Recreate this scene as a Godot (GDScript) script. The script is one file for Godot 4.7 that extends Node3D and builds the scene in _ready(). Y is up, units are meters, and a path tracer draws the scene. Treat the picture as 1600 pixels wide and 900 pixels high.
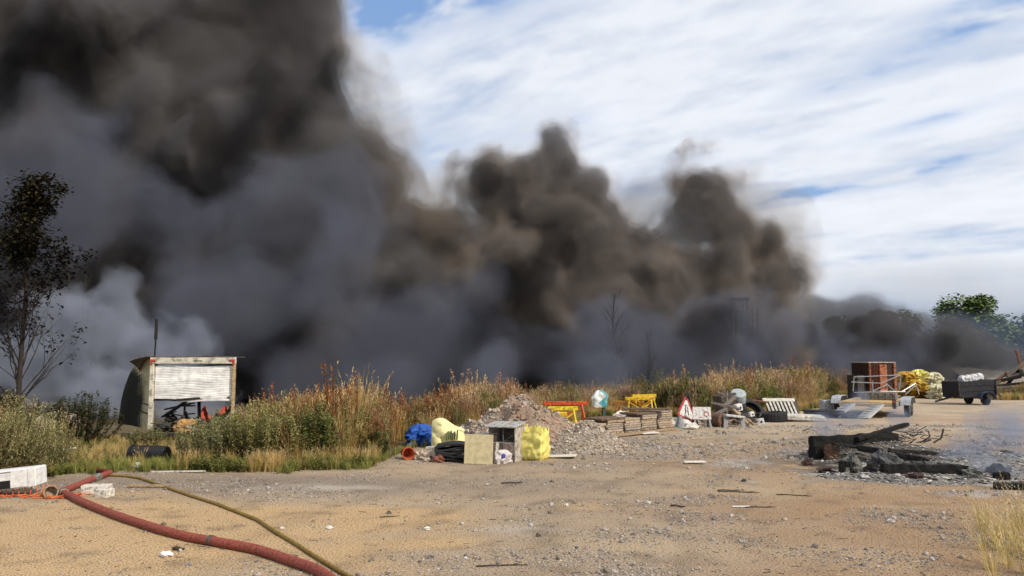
extends Node3D
# A smoking tip yard: dirt yard in front, weeds and dumped things behind it, and a wall of smoke from the fire beyond.

const UPV := Vector3.UP
var rng := RandomNumberGenerator.new()
var used := {}


func _ready():
	rng.seed = 20
	camera_and_light()
	yard()
	trees()
	smoke()
	weeds()
	bushes()
	burnt_truck()
	left_things()
	hoses()
	middle_things()
	road_signs()
	junk()
	flatbed_trailer()
	far_things()
	burnt_heap()
	gravel()
	sticks()
	print("built in ", Time.get_ticks_msec() / 1000.0)


func camera_and_light():
	var cam := Camera3D.new()
	cam.name = "camera"
	cam.fov = 40.83
	cam.near = 0.1
	cam.far = 3000.0
	add_child(cam)
	cam.position = Vector3(0, 2.0, 0)
	cam.rotation_degrees = Vector3(5.2, 0, 0)
	cam.current = true
	var sun := DirectionalLight3D.new()
	sun.name = "sun"
	sun.light_energy = 1.3
	sun.light_color = Color(1.0, 0.94, 0.85)
	sun.light_angular_distance = 0.5
	sun.shadow_enabled = true
	add_child(sun)
	var az := deg_to_rad(52.0)
	var el := deg_to_rad(38.0)
	var to_sun := Vector3(sin(az) * cos(el), sin(el), cos(az) * cos(el))
	sun.look_at_from_position(to_sun * 100.0, Vector3.ZERO, UPV)
	var env := Environment.new()
	env.background_mode = Environment.BG_SKY
	env.tonemap_mode = Environment.TONE_MAPPER_LINEAR
	env.tonemap_exposure = 1.0
	env.sdfgi_enabled = true
	env.ssao_enabled = true
	env.ssil_enabled = true
	env.volumetric_fog_enabled = true
	env.volumetric_fog_density = 0.0
	var sky := Sky.new()
	sky.sky_material = sky_material()
	env.sky = sky
	var we := WorldEnvironment.new()
	we.name = "world_environment"
	we.environment = env
	add_child(we)


# thin streaky cloud over blue, with a bank of cumulus low down
func sky_material() -> PanoramaSkyMaterial:
	var w := 2560
	var h := 1280
	var px := PackedFloat32Array()
	px.resize(w * h * 4)
	var streak := FastNoiseLite.new()
	streak.seed = 5
	streak.frequency = 1.0
	streak.fractal_octaves = 5
	var fine := FastNoiseLite.new()
	fine.seed = 11
	fine.frequency = 1.0
	fine.fractal_octaves = 5
	fine.fractal_gain = 0.6
	var bank := FastNoiseLite.new()
	bank.seed = 8
	bank.frequency = 1.0
	bank.fractal_octaves = 5
	var blue_top := Vector3(0.10, 0.27, 0.62)
	var blue_low := Vector3(0.34, 0.54, 0.83)
	var white := Vector3(0.86, 0.90, 0.975)
	# openings in the cloud: azimuth, elevation (degrees), their half sizes, depth
	var gaps = [[-9.8, 24.8, 4, 2.8, 0.55], [-2, 26.4, 8, 2.0, 0.55], [33.5, 21.5, 6, 1.6, 0.55], [20, 11.3, 3.5, 0.6, 0.7], [28, 12.2, 5, 0.5, 0.6], [24, 18.5, 5, 0.9, 0.35], [3, 17, 4, 1.5, 0.3], [30, 15.5, 7, 0.7, 0.35], [-6, 15, 3, 2, 0.3], [10, 12.5, 3, 1.3, 0.35]]
	for j in h:
		var v := (j + 0.5) / h
		var el := (0.5 - v) * PI
		var y := sin(el)
		var ce := cos(el)
		var t := clampf(el / 0.7, 0.0, 1.0)
		var blue := blue_low.lerp(blue_top, sqrt(t))
		for i in w:
			var k := (j * w + i) * 4
			px[k + 3] = 1.0
			if y < -0.01:
				px[k] = 0.30
				px[k + 1] = 0.26
				px[k + 2] = 0.21
				continue
			var a := wrapf((i + 0.5) / w, -0.5, 0.5) * TAU
			var x := sin(a) * ce
			var z := -cos(a) * ce
			var s := 1.0 / (maxf(y, 0.0) + 0.16)
			var p := x * s
			var q := z * s
			# streaks run away to the right
			var along := p * 0.80 + q * 0.60
			var across := -p * 0.60 + q * 0.80
			var n := streak.get_noise_3d(along * 0.55, across * 1.7, 0.0)
			var f := fine.get_noise_3d(along * 3.6, across * 8.0, 3.0)
			var c := 0.93 + n * 0.70 + f * 0.36
			var ad := rad_to_deg(a)
			var ed := rad_to_deg(el)
			for g in gaps:
				var u: float = (ad - g[0]) / g[2]
				var o: float = (ed - g[1] - (ad - g[0]) * 0.16) / g[3]
				var d := u * u + o * o
				if d < 5.0:
					c -= g[4] * exp(-d) * (1.0 + 2.6 * f + 1.6 * n)
			c = clampf(c, 0.0, 1.0)
			c = c * c * (3.0 - 2.0 * c)
			var col := blue.lerp(white * (0.97 + 0.12 * n + 0.08 * f), 0.12 + 0.88 * c)
			# the cumulus bank
			if ed < 16.0:
				var b := bank.get_noise_3d(x * 5.0, y * 11.0, z * 5.0)
				var top := 7.2 + 2.2 * bank.get_noise_3d(x * 3.0 + 9.0, 0.0, z * 3.0) + 2.4 * b
				var m := smoothstep(0.0, 0.9, top - ed)
				var depth := clampf((top - ed) / 3.8, 0.0, 1.0)
				var cum := Vector3(0.86, 0.88, 0.92).lerp(Vector3(0.43, 0.50, 0.62), depth) * (1.0 + 0.35 * b)
				col = col.lerp(cum, m * 0.85)
				col = col.lerp(Vector3(0.68, 0.74, 0.82), 0.6 * (1.0 - smoothstep(0.0, 2.5, ed)))
			px[k] = col.x
			px[k + 1] = col.y
			px[k + 2] = col.z
	var im := Image.create_from_data(w, h, false, Image.FORMAT_RGBAF, px.to_byte_array())
	var sm := PanoramaSkyMaterial.new()
	sm.panorama = ImageTexture.create_from_image(im)
	sm.energy_multiplier = 1.0
	return sm


# ---------------------------------------------------------------- smoke
var smoke_tris := 0


func fog_mat(c: Color, density: float) -> FogMaterial:
	var m := FogMaterial.new()
	m.resource_name = "smoke"
	m.albedo = c
	m.density = density
	return m


# The smoke's density is a field of puffs and turbulence; each level is the closed surface inside which it is denser, filled with smoke.
func smoke_body(called: String, label: String, puffs: Array, cell: float, noise_freq: float, amp: float, sd: int, levels: Array, floor_y := 0.0):
	var root := Node3D.new()
	root.name = numbered(called)
	add_child(root)
	root.set_meta("label", label)
	root.set_meta("category", "smoke")
	root.set_meta("kind", "stuff")
	var lo := Vector3(1e9, 1e9, 1e9)
	var hi := -lo
	for p in puffs:
		var r: float = p[3] * (1.0 + amp * 0.6)
		lo = lo.min(Vector3(p[0] - r, p[1] - r, p[2] - r))
		hi = hi.max(Vector3(p[0] + r, p[1] + r, p[2] + r))
	lo.y = maxf(lo.y, floor_y)
	var nx := int((hi.x - lo.x) / cell) + 3
	var ny := int((hi.y - lo.y) / cell) + 3
	var nz := int((hi.z - lo.z) / cell) + 3
	lo -= Vector3(cell, cell, cell)
	lo.y += cell
	var f := PackedFloat32Array()
	f.resize(nx * ny * nz)
	f.fill(-0.37)
	for p in puffs:
		var r: float = p[3]
		var reach := r * 1.6
		var c := Vector3(p[0], p[1], p[2])
		var a := ((c - Vector3(reach, reach, reach)) - lo) / cell
		var b := ((c + Vector3(reach, reach, reach)) - lo) / cell
		for k in range(maxi(1, int(a.z)), mini(nz - 1, int(b.z) + 1)):
			for j in range(maxi(1, int(a.y)), mini(ny - 1, int(b.y) + 1)):
				var dy := lo.y + j * cell - c.y
				var dz := lo.z + k * cell - c.z
				var d0 := dy * dy + dz * dz
				var row := (k * ny + j) * nx
				for i in range(maxi(1, int(a.x)), mini(nx - 1, int(b.x) + 1)):
					var dx := lo.x + i * cell - c.x
					var q := 1.0 - (d0 + dx * dx) / (reach * reach)
					if q > 0.0:
						f[row + i] += q * q
	var noise := FastNoiseLite.new()
	noise.seed = sd
	noise.frequency = noise_freq
	noise.fractal_octaves = 5
	noise.fractal_gain = 0.52
	noise.domain_warp_enabled = true
	noise.domain_warp_amplitude = 0.45 / noise_freq
	noise.domain_warp_frequency = noise_freq * 0.8
	noise.domain_warp_fractal_octaves = 2
	for k in nz:
		for j in ny:
			var row := (k * ny + j) * nx
			var y := lo.y + j * cell
			var z := lo.z + k * cell
			for i in nx:
				var v := f[row + i]
				if v > -0.36:
					f[row + i] = v + amp * noise.get_noise_3d(lo.x + i * cell, y, z)
	for k in nz:
		for j in ny:
			var row := (k * ny + j) * nx
			if k == 0 or k == nz - 1 or j == 0 or j == ny - 1:
				for i in nx:
					f[row + i] = -1.0
			f[row] = -1.0
			f[row + nx - 1] = -1.0
	# cells that any level may cross
	var t0: float = levels[0][0]
	var cells := PackedInt32Array()
	var cmin := PackedFloat32Array()
	var cmax := PackedFloat32Array()
	var sx := 1
	var sy := nx
	var sz := nx * ny
	for k in nz - 1:
		for j in ny - 1:
			var row := (k * ny + j) * nx
			for i in nx - 1:
				var o := row + i
				var m1 := maxf(maxf(maxf(f[o], f[o + 1]), maxf(f[o + sy], f[o + sy + 1])), maxf(maxf(f[o + sz], f[o + sz + 1]), maxf(f[o + sz + sy], f[o + sz + sy + 1])))
				if m1 > t0:
					cells.append(o)
					cmax.append(m1)
					cmin.append(minf(minf(minf(f[o], f[o + 1]), minf(f[o + sy], f[o + sy + 1])), minf(minf(f[o + sz], f[o + sz + 1]), minf(f[o + sz + sy], f[o + sz + sy + 1]))))
	var corner := [0, 1, sy, sy + 1, sz, sz + 1, sz + sy, sz + sy + 1]
	var place := [Vector3(0, 0, 0), Vector3(1, 0, 0), Vector3(0, 1, 0), Vector3(1, 1, 0), Vector3(0, 0, 1), Vector3(1, 0, 1), Vector3(0, 1, 1), Vector3(1, 1, 1)]
	var edges := [[0, 1], [2, 3], [4, 5], [6, 7], [0, 2], [1, 3], [4, 6], [5, 7], [0, 4], [1, 5], [2, 6], [3, 7]]
	for lv in levels:
		var t: float = lv[0]
		var id := {}
		var verts := PackedVector3Array()
		var index := PackedInt32Array()
		for n in cells.size():
			if cmax[n] <= t or cmin[n] > t:
				continue
			var o := cells[n]
			var sum := Vector3.ZERO
			var count := 0
			for e in edges:
				var a := f[o + corner[e[0]]]
				var b := f[o + corner[e[1]]]
				if (a > t) != (b > t):
					var pa: Vector3 = place[e[0]]
					sum += pa.lerp(place[e[1]], (t - a) / (b - a))
					count += 1
			var i := o % nx
			var j := (o / nx) % ny
			var k := o / sz
			id[o] = verts.size()
			verts.append(lo + (Vector3(i, j, k) + sum / count) * cell)
		for o in id:
			var v0: int = id[o]
			var inside := f[o] > t
			# one quad round each crossed edge that starts at this cell's first corner
			if inside != (f[o + sx] > t) and id.has(o - sy - sz):
				quad(index, id[o - sy - sz], id[o - sz], v0, id[o - sy], inside)
			if inside != (f[o + sy] > t) and id.has(o - sx - sz):
				quad(index, id[o - sx - sz], id[o - sx], v0, id[o - sz], inside)
			if inside != (f[o + sz] > t) and id.has(o - sx - sy):
				quad(index, id[o - sx - sy], id[o - sy], v0, id[o - sx], inside)
		if index.is_empty():
			continue
		var arrays := []
		arrays.resize(Mesh.ARRAY_MAX)
		arrays[Mesh.ARRAY_VERTEX] = verts
		arrays[Mesh.ARRAY_INDEX] = index
		smoke_tris += index.size() / 3
		var mesh := ArrayMesh.new()
		mesh.add_surface_from_arrays(Mesh.PRIMITIVE_TRIANGLES, arrays)
		mesh.surface_set_material(0, fog_mat(lv[2], lv[1]))
		var mi := MeshInstance3D.new()
		mi.name = "smoke_layer"
		mi.mesh = mesh
		root.add_child(mi, true)


func quad(index: PackedInt32Array, a: int, b: int, c: int, d: int, inside: bool):
	if not inside:
		index.append_array(PackedInt32Array([a, b, c, a, c, d]))
	else:
		index.append_array(PackedInt32Array([a, c, b, a, d, c]))


func smoke():
	var main = [
		[-9.7, 1.1, -37.0, 3.3], [-5.6, 2.0, -38.0, 3.1], [-13.1, 2.0, -38.0, 3.8], [-15.7, 3.9, -38.0, 4.4], [-7.8, 4.9, -39.0, 3.5],
		[-5.3, 6.0, -40.0, 3.0], [-10.7, 7.2, -39.0, 4.2], [-15.0, 7.8, -39.0, 4.2], [-20.0, 6.6, -40.0, 4.9], [-7.9, 9.8, -39.0, 2.6],
		[-9.9, 12.5, -39.0, 3.0], [-12.1, 11.5, -39.0, 4.2], [-16.0, 11.9, -38.0, 4.4], [-21.3, 10.5, -39.0, 4.8], [-11.6, 16.2, -39.0, 2.7],
		[-14.0, 16.6, -39.0, 3.5], [-18.4, 15.8, -38.0, 4.4], [-23.8, 14.5, -39.0, 4.8], [-28.3, 11.8, -39.0, 5.8], [-11.0, 20.0, -39.0, 2.4],
		[-12.8, 21.4, -39.0, 3.5], [-17.0, 20.2, -38.0, 4.4], [-23.1, 20.0, -39.0, 4.5], [-29.4, 18.6, -39.0, 5.8], [-25.1, 26.0, -39.0, 5.5],
		[-31.8, 24.9, -39.0, 6.1], [-30.5, 5.3, -40.0, 5.3], [-24.4, 3.3, -41.0, 4.0], [-19.1, 1.3, -40.0, 3.3], [-3.2, 3.6, -39.0, 2.9],
		[-1.9, 1.1, -38.0, 2.2]]
	var outer = [
		[-12.5, 25.6, -39.0, 4.2], [-18.7, 26.0, -39.0, 5.1], [-34.9, 16.6, -39.0, 5.8], [-34.0, 9.8, -39.0, 5.8], [-38.1, 22.8, -39.0, 6.4],
		[-17.2, 32.5, -39.0, 6.4], [-25.8, 32.9, -39.0, 6.4], [-36.0, 31.4, -39.0, 6.4]]
	var right = [
		[-3.7, 7.6, -40.0, 1.6], [-1.7, 9.3, -40.0, 1.6], [-2.2, 11.2, -40.0, 1.3], [-0.3, 11.7, -40.0, 1.5], [1.7, 11.7, -40.0, 1.4],
		[2.4, 13.2, -40.0, 1.1], [3.5, 11.2, -40.0, 1.3], [4.5, 11.4, -40.0, 0.7], [2.7, 9.3, -40.0, 2.0], [0.5, 7.5, -40.0, 2.3],
		[4.0, 7.0, -40.0, 2.3], [-0.6, 4.9, -39.0, 2.6], [3.2, 3.9, -39.0, 2.6], [6.3, 7.4, -41.0, 1.5], [6.6, 5.3, -40.0, 2.3],
		[8.9, 7.4, -41.0, 1.3], [9.8, 9.3, -41.0, 1.2], [10.2, 11.6, -41.0, 1.6], [10.7, 10.4, -41.0, 1.0], [11.3, 7.4, -41.0, 1.9],
		[13.9, 8.8, -42.0, 1.4], [14.2, 6.9, -42.0, 1.7], [10.5, 5.0, -41.0, 2.4], [13.4, 4.1, -42.0, 2.1], [6.1, 2.6, -39.0, 2.2],
		[9.6, 2.0, -40.0, 2.0], [13.5, 2.0, -41.0, 1.9], [-3.6, 1.3, -40.0, 2.8], [1.3, 1.4, -39.0, 2.4], [4.4, 1.2, -38.0, 1.9],
		[-5.0, 9.3, -40.0, 1.0], [-3.7, 6.0, -40.0, 2.0], [-3.3, 9.0, -40.0, 1.0], [5.4, 9.3, -40.0, 1.0], [0.4, 10.2, -40.0, 1.3],
		[1.3, 9.7, -40.0, 1.3], [11.8, 9.3, -41.0, 1.2], [8.8, 9.3, -41.0, 1.1], [7.5, 8.5, -41.0, 1.2]]
	var low = [
		[18.2, 2.0, -47.0, 1.7], [19.7, 4.4, -49.0, 1.4], [21.3, 4.8, -49.0, 1.3], [21.1, 2.4, -47.0, 1.9], [24.6, 4.1, -50.0, 1.4],
		[26.0, 2.8, -50.0, 1.7], [27.8, 2.0, -50.0, 1.4], [24.9, 1.2, -48.0, 1.3], [29.4, 1.5, -50.0, 0.9], [17.0, 0.9, -46.0, 1.1],
		[21.9, 0.9, -46.0, 1.1], [19.0, 3.2, -47.0, 2.1], [22.2, 3.6, -48.0, 2.0], [25.1, 2.6, -49.0, 2.0], [27.1, 2.8, -49.0, 1.8],
		[19.3, 1.4, -46.0, 1.7], [29.7, 2.5, -50.0, 1.4], [18.3, 5.2, -48.0, 1.2], [26.4, 3.6, -50.0, 1.6], [28.9, 3.0, -50.0, 1.6],
		[30.1, 2.0, -50.0, 1.5], [25.5, 0.8, -47.0, 1.3], [16.9, 3.9, -47.0, 1.5], [17.1, 2.4, -46.0, 1.7], [23.1, 4.8, -49.0, 1.4],
		[31.9, 1.6, -51.0, 1.3], [33.8, 2.0, -52.0, 1.1], [28.8, 2.0, -50.0, 1.5]]
	var soot = [
		[-19.8, 16.2, -34.0, 2.2], [-21.5, 15.3, -34.0, 1.7], [-10.7, 13.4, -34.0, 1.7], [-13.5, 12.6, -34.0, 1.4], [-11.8, 11.1, -34.0, 1.3],
		[-15.7, 8.5, -34.0, 1.5], [-15.8, 5.8, -33.0, 1.1], [0.0, 4.2, -34.0, 1.7], [0.5, 2.8, -33.0, 1.5], [-0.8, 3.1, -33.0, 1.1],
		[-11.1, 1.7, -33.0, 1.4], [-9.5, 2.5, -33.0, 1.1], [-5.1, 3.7, -34.0, 1.4], [-2.0, 4.6, -35.0, 1.0], [2.1, 7.1, -36.0, 1.0],
		[8.7, 3.2, -35.0, 1.2], [10.1, 4.4, -36.0, 1.0], [14.3, 2.5, -40.0, 1.2], [18.1, 2.0, -44.0, 1.4], [21.2, 3.1, -45.0, 1.5],
		[26.0, 2.6, -47.0, 1.0], [5.7, 3.8, -36.0, 0.9], [-8.3, 15.1, -35.0, 1.2], [2.5, 11.0, -37.0, 0.7], [9.4, 10.6, -38.0, 0.7],
		[-1.2, 10.4, -37.0, 0.8], [7.0, 2.0, -37.0, 1.4], [4.9, 2.0, -37.0, 1.2], [11.9, 1.7, -38.0, 1.3], [2.4, 2.0, -36.0, 1.5],
		[22.7, 2.0, -46.0, 1.7]]
	var blue = [
		[-19.4, 10.6, -31.0, 2.0], [-16.7, 9.8, -31.0, 2.0], [-14.3, 8.0, -31.0, 1.8], [-12.1, 6.1, -31.0, 2.0], [-17.1, 7.0, -30.0, 1.7],
		[-8.3, 9.7, -33.0, 1.6], [-6.6, 8.3, -33.0, 1.6], [-7.5, 6.3, -32.0, 1.8], [-9.5, 4.3, -31.0, 2.0], [-6.1, 2.8, -31.0, 1.8],
		[-4.1, 1.5, -31.0, 1.5], [-12.4, 3.0, -30.0, 1.7], [-2.9, 2.5, -32.0, 1.3], [-7.9, 1.0, -30.0, 1.5], [3.7, 3.7, -34.0, 1.3],
		[4.4, 2.3, -33.0, 1.6], [7.0, 1.4, -34.0, 1.7], [9.5, 2.0, -35.0, 1.4], [11.3, 2.6, -36.0, 1.2], [-1.5, 1.0, -30.0, 1.0],
		[2.0, 1.2, -31.0, 1.0], [19.9, 1.3, -44.0, 1.8], [12.5, 1.1, -38.0, 1.3], [-5.9, 1.0, -30.0, 1.5], [-20.1, 8.7, -31.0, 1.5],
		[-2.2, 3.6, -33.0, 1.6], [0.0, 2.0, -33.0, 1.6], [2.0, 2.6, -34.0, 1.4], [5.2, 3.7, -35.0, 1.4], [5.9, 1.7, -34.0, 1.7],
		[8.4, 3.4, -35.0, 1.4], [11.0, 3.8, -36.0, 1.3], [13.8, 3.3, -38.0, 1.4], [-4.1, 3.6, -33.0, 1.6], [-1.1, 5.1, -34.0, 1.1],
		[17.0, 2.0, -42.0, 1.6], [22.5, 2.0, -44.0, 1.4], [-10.2, 8.1, -32.0, 1.8], [-10.8, 4.0, -31.0, 1.8], [-1.1, 1.3, -29.0, 1.1],
		[-0.2, 1.8, -30.0, 1.0], [3.5, 1.1, -30.0, 0.9], [-4.2, 1.1, -29.0, 1.1]]
	var fringe = [
		[-7.8, 16.5, -38.0, 1.3], [-6.9, 14.5, -38.0, 1.3], [-6.4, 12.9, -38.0, 1.4], [-5.6, 11.2, -38.0, 1.4], [-5.1, 9.6, -38.0, 1.3],
		[-6.1, 9.3, -38.0, 1.4], [-3.8, 8.7, -38.0, 1.3], [-8.5, 18.2, -38.0, 1.1], [6.9, 9.5, -41.0, 1.3], [8.3, 10.9, -41.0, 1.1],
		[12.0, 9.9, -41.0, 1.2], [14.9, 8.3, -42.0, 1.4], [15.4, 6.2, -42.0, 1.2], [5.5, 10.9, -41.0, 0.9], [-3.4, 11.0, -40.0, 1.0],
		[12.8, 11.3, -41.0, 1.0], [7.8, 10.8, -42.0, 1.4], [12.7, 10.4, -42.0, 1.4], [14.4, 9.4, -42.0, 1.6], [15.6, 7.4, -43.0, 1.6],
		[6.5, 10.1, -42.0, 1.4], [7.1, 11.1, -42.0, 1.0], [4.9, 10.1, -42.0, 1.2], [-4.4, 10.0, -40.0, 1.2]]
	var wisp = [
		[-14.3, 2.0, -26.0, 1.3], [-15.3, 3.3, -26.0, 1.0], [-13.6, 3.3, -26.0, 1.1], [-13.3, 4.4, -26.0, 0.6], [-11.7, 2.2, -25.0, 1.0],
		[-10.3, 2.4, -25.0, 0.7], [-10.9, 1.4, -25.0, 0.8], [-15.8, 1.4, -26.0, 1.1], [-13.1, 0.8, -25.0, 1.2], [-9.2, 0.5, -23.0, 0.8],
		[-9.2, 0.3, -22.0, 0.5], [-8.8, 0.7, -23.0, 0.6], [-11.2, 0.4, -24.0, 0.8], [-16.7, 2.0, -26.0, 1.1]]
	var far_blue = [
		[43.3, 3.2, -75.0, 3.1], [47.0, 2.9, -75.0, 3.1], [49.6, 3.9, -76.0, 2.5], [47.1, 5.2, -78.0, 2.2], [42.1, 4.5, -76.0, 2.5],
		[50.7, 2.6, -75.0, 3.1], [43.8, 1.4, -70.0, 2.3]]
	var near = [
		[10.6, 0.6, -17.0, 0.4], [10.0, 0.4, -15.5, 0.3], [8.2, -0.0, -13.8, 0.2], [11.6, 0.6, -18.0, 0.4], [8.5, 0.1, -15.0, 0.3],
		[9.0, 0.2, -15.5, 0.3], [9.5, 0.4, -16.0, 0.3], [9.7, 0.7, -16.5, 0.2], [9.0, 0.3, -16.0, 0.2], [9.1, 0.3, -15.0, 0.2],
		[8.2, 0.1, -13.5, 0.2], [9.2, 0.2, -14.5, 0.2], [7.6, 0.3, -18.5, 0.4], [8.2, 0.6, -19.0, 0.3], [7.5, 0.5, -19.0, 0.3],
		[9.0, 0.9, -20.0, 0.3], [8.3, 0.0, -13.2, 0.2], [9.8, 0.5, -20.0, 0.3]]
	var t := Time.get_ticks_msec()
	var tan_grey := Color(0.72, 0.66, 0.60)
	var warm_grey := Color(0.635, 0.615, 0.605)
	var grey := Color(0.57, 0.57, 0.595)
	var dark := Color(0.42, 0.415, 0.43)
	var black := Color(0.16, 0.155, 0.16)
	var pale := Color(0.54, 0.565, 0.645)
	var haze := Color(0.58, 0.65, 0.78)
	var white := Color(0.80, 0.84, 0.93)
	smoke_body("smoke_plume", "huge dark grey smoke plume leaning up and left out of the frame", main, 0.33, 0.17, 1.15, 3, [[-0.2, 0.035, warm_grey], [-0.06, 0.10, warm_grey], [0.1, 0.3, grey], [0.3, 0.6, grey], [0.55, 0.9, dark]])
	smoke_body("smoke_plume", "upper left part of the dark smoke plume beyond the frame", outer, 0.6, 0.12, 0.9, 3, [[-0.1, 0.08, warm_grey], [0.1, 0.3, grey], [0.35, 0.6, dark]])
	smoke_body("thin_smoke", "thin torn edge of pale brown smoke along the right side of the big plume", fringe, 0.28, 0.38, 1.4, 29, [[-0.25, 0.015, tan_grey], [-0.1, 0.035, tan_grey], [0.05, 0.07, tan_grey], [0.25, 0.12, tan_grey]])
	smoke_body("smoke_plume", "brown lit smoke puffs rising in three heads above the middle of the weeds", right, 0.19, 0.30, 1.25, 4, [[-0.24, 0.03, tan_grey], [-0.1, 0.09, tan_grey], [0.04, 0.22, tan_grey], [0.22, 0.5, grey], [0.48, 1.1, dark]])
	smoke_body("smoke_plume", "low dark smoke drifting before the trees on the right", low, 0.3, 0.26, 1.0, 6, [[-0.2, 0.02, grey], [-0.06, 0.06, grey], [0.1, 0.14, dark], [0.3, 0.3, dark]])
	smoke_body("soot_smoke", "black sooty cores rolling inside the big smoke plume", soot, 0.32, 0.28, 1.3, 12, [[-0.2, 0.025, black], [-0.08, 0.06, black], [0.06, 0.13, black], [0.25, 0.25, black]])
	smoke_body("grey_smoke", "blue grey smoke billows in front of the dark plume", blue, 0.3, 0.27, 1.3, 14, [[-0.2, 0.02, pale], [-0.06, 0.045, pale], [0.1, 0.09, pale], [0.3, 0.16, pale]])
	smoke_body("white_smoke", "pale bluish white smoke drifting low round the burnt truck and scorched tree", wisp, 0.17, 0.55, 1.6, 17, [[-0.18, 0.04, white], [-0.05, 0.09, white], [0.1, 0.18, white], [0.3, 0.3, white]])
	smoke_body("blue_haze", "thin blue smoke haze hanging in front of the far right trees", far_blue, 0.6, 0.12, 1.0, 19, [[-0.15, 0.008, haze], [0.0, 0.015, haze], [0.2, 0.025, haze]])
	smoke_body("smoke_wisp", "thin pale smoke wisps curling up from the burnt heap on the right", near, 0.08, 0.7, 1.0, 23, [[-0.2, 0.14, haze], [-0.05, 0.28, haze], [0.15, 0.5, white]])
	print("smoke tris ", smoke_tris)
	print("all ", Time.get_ticks_msec() - t)


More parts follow.
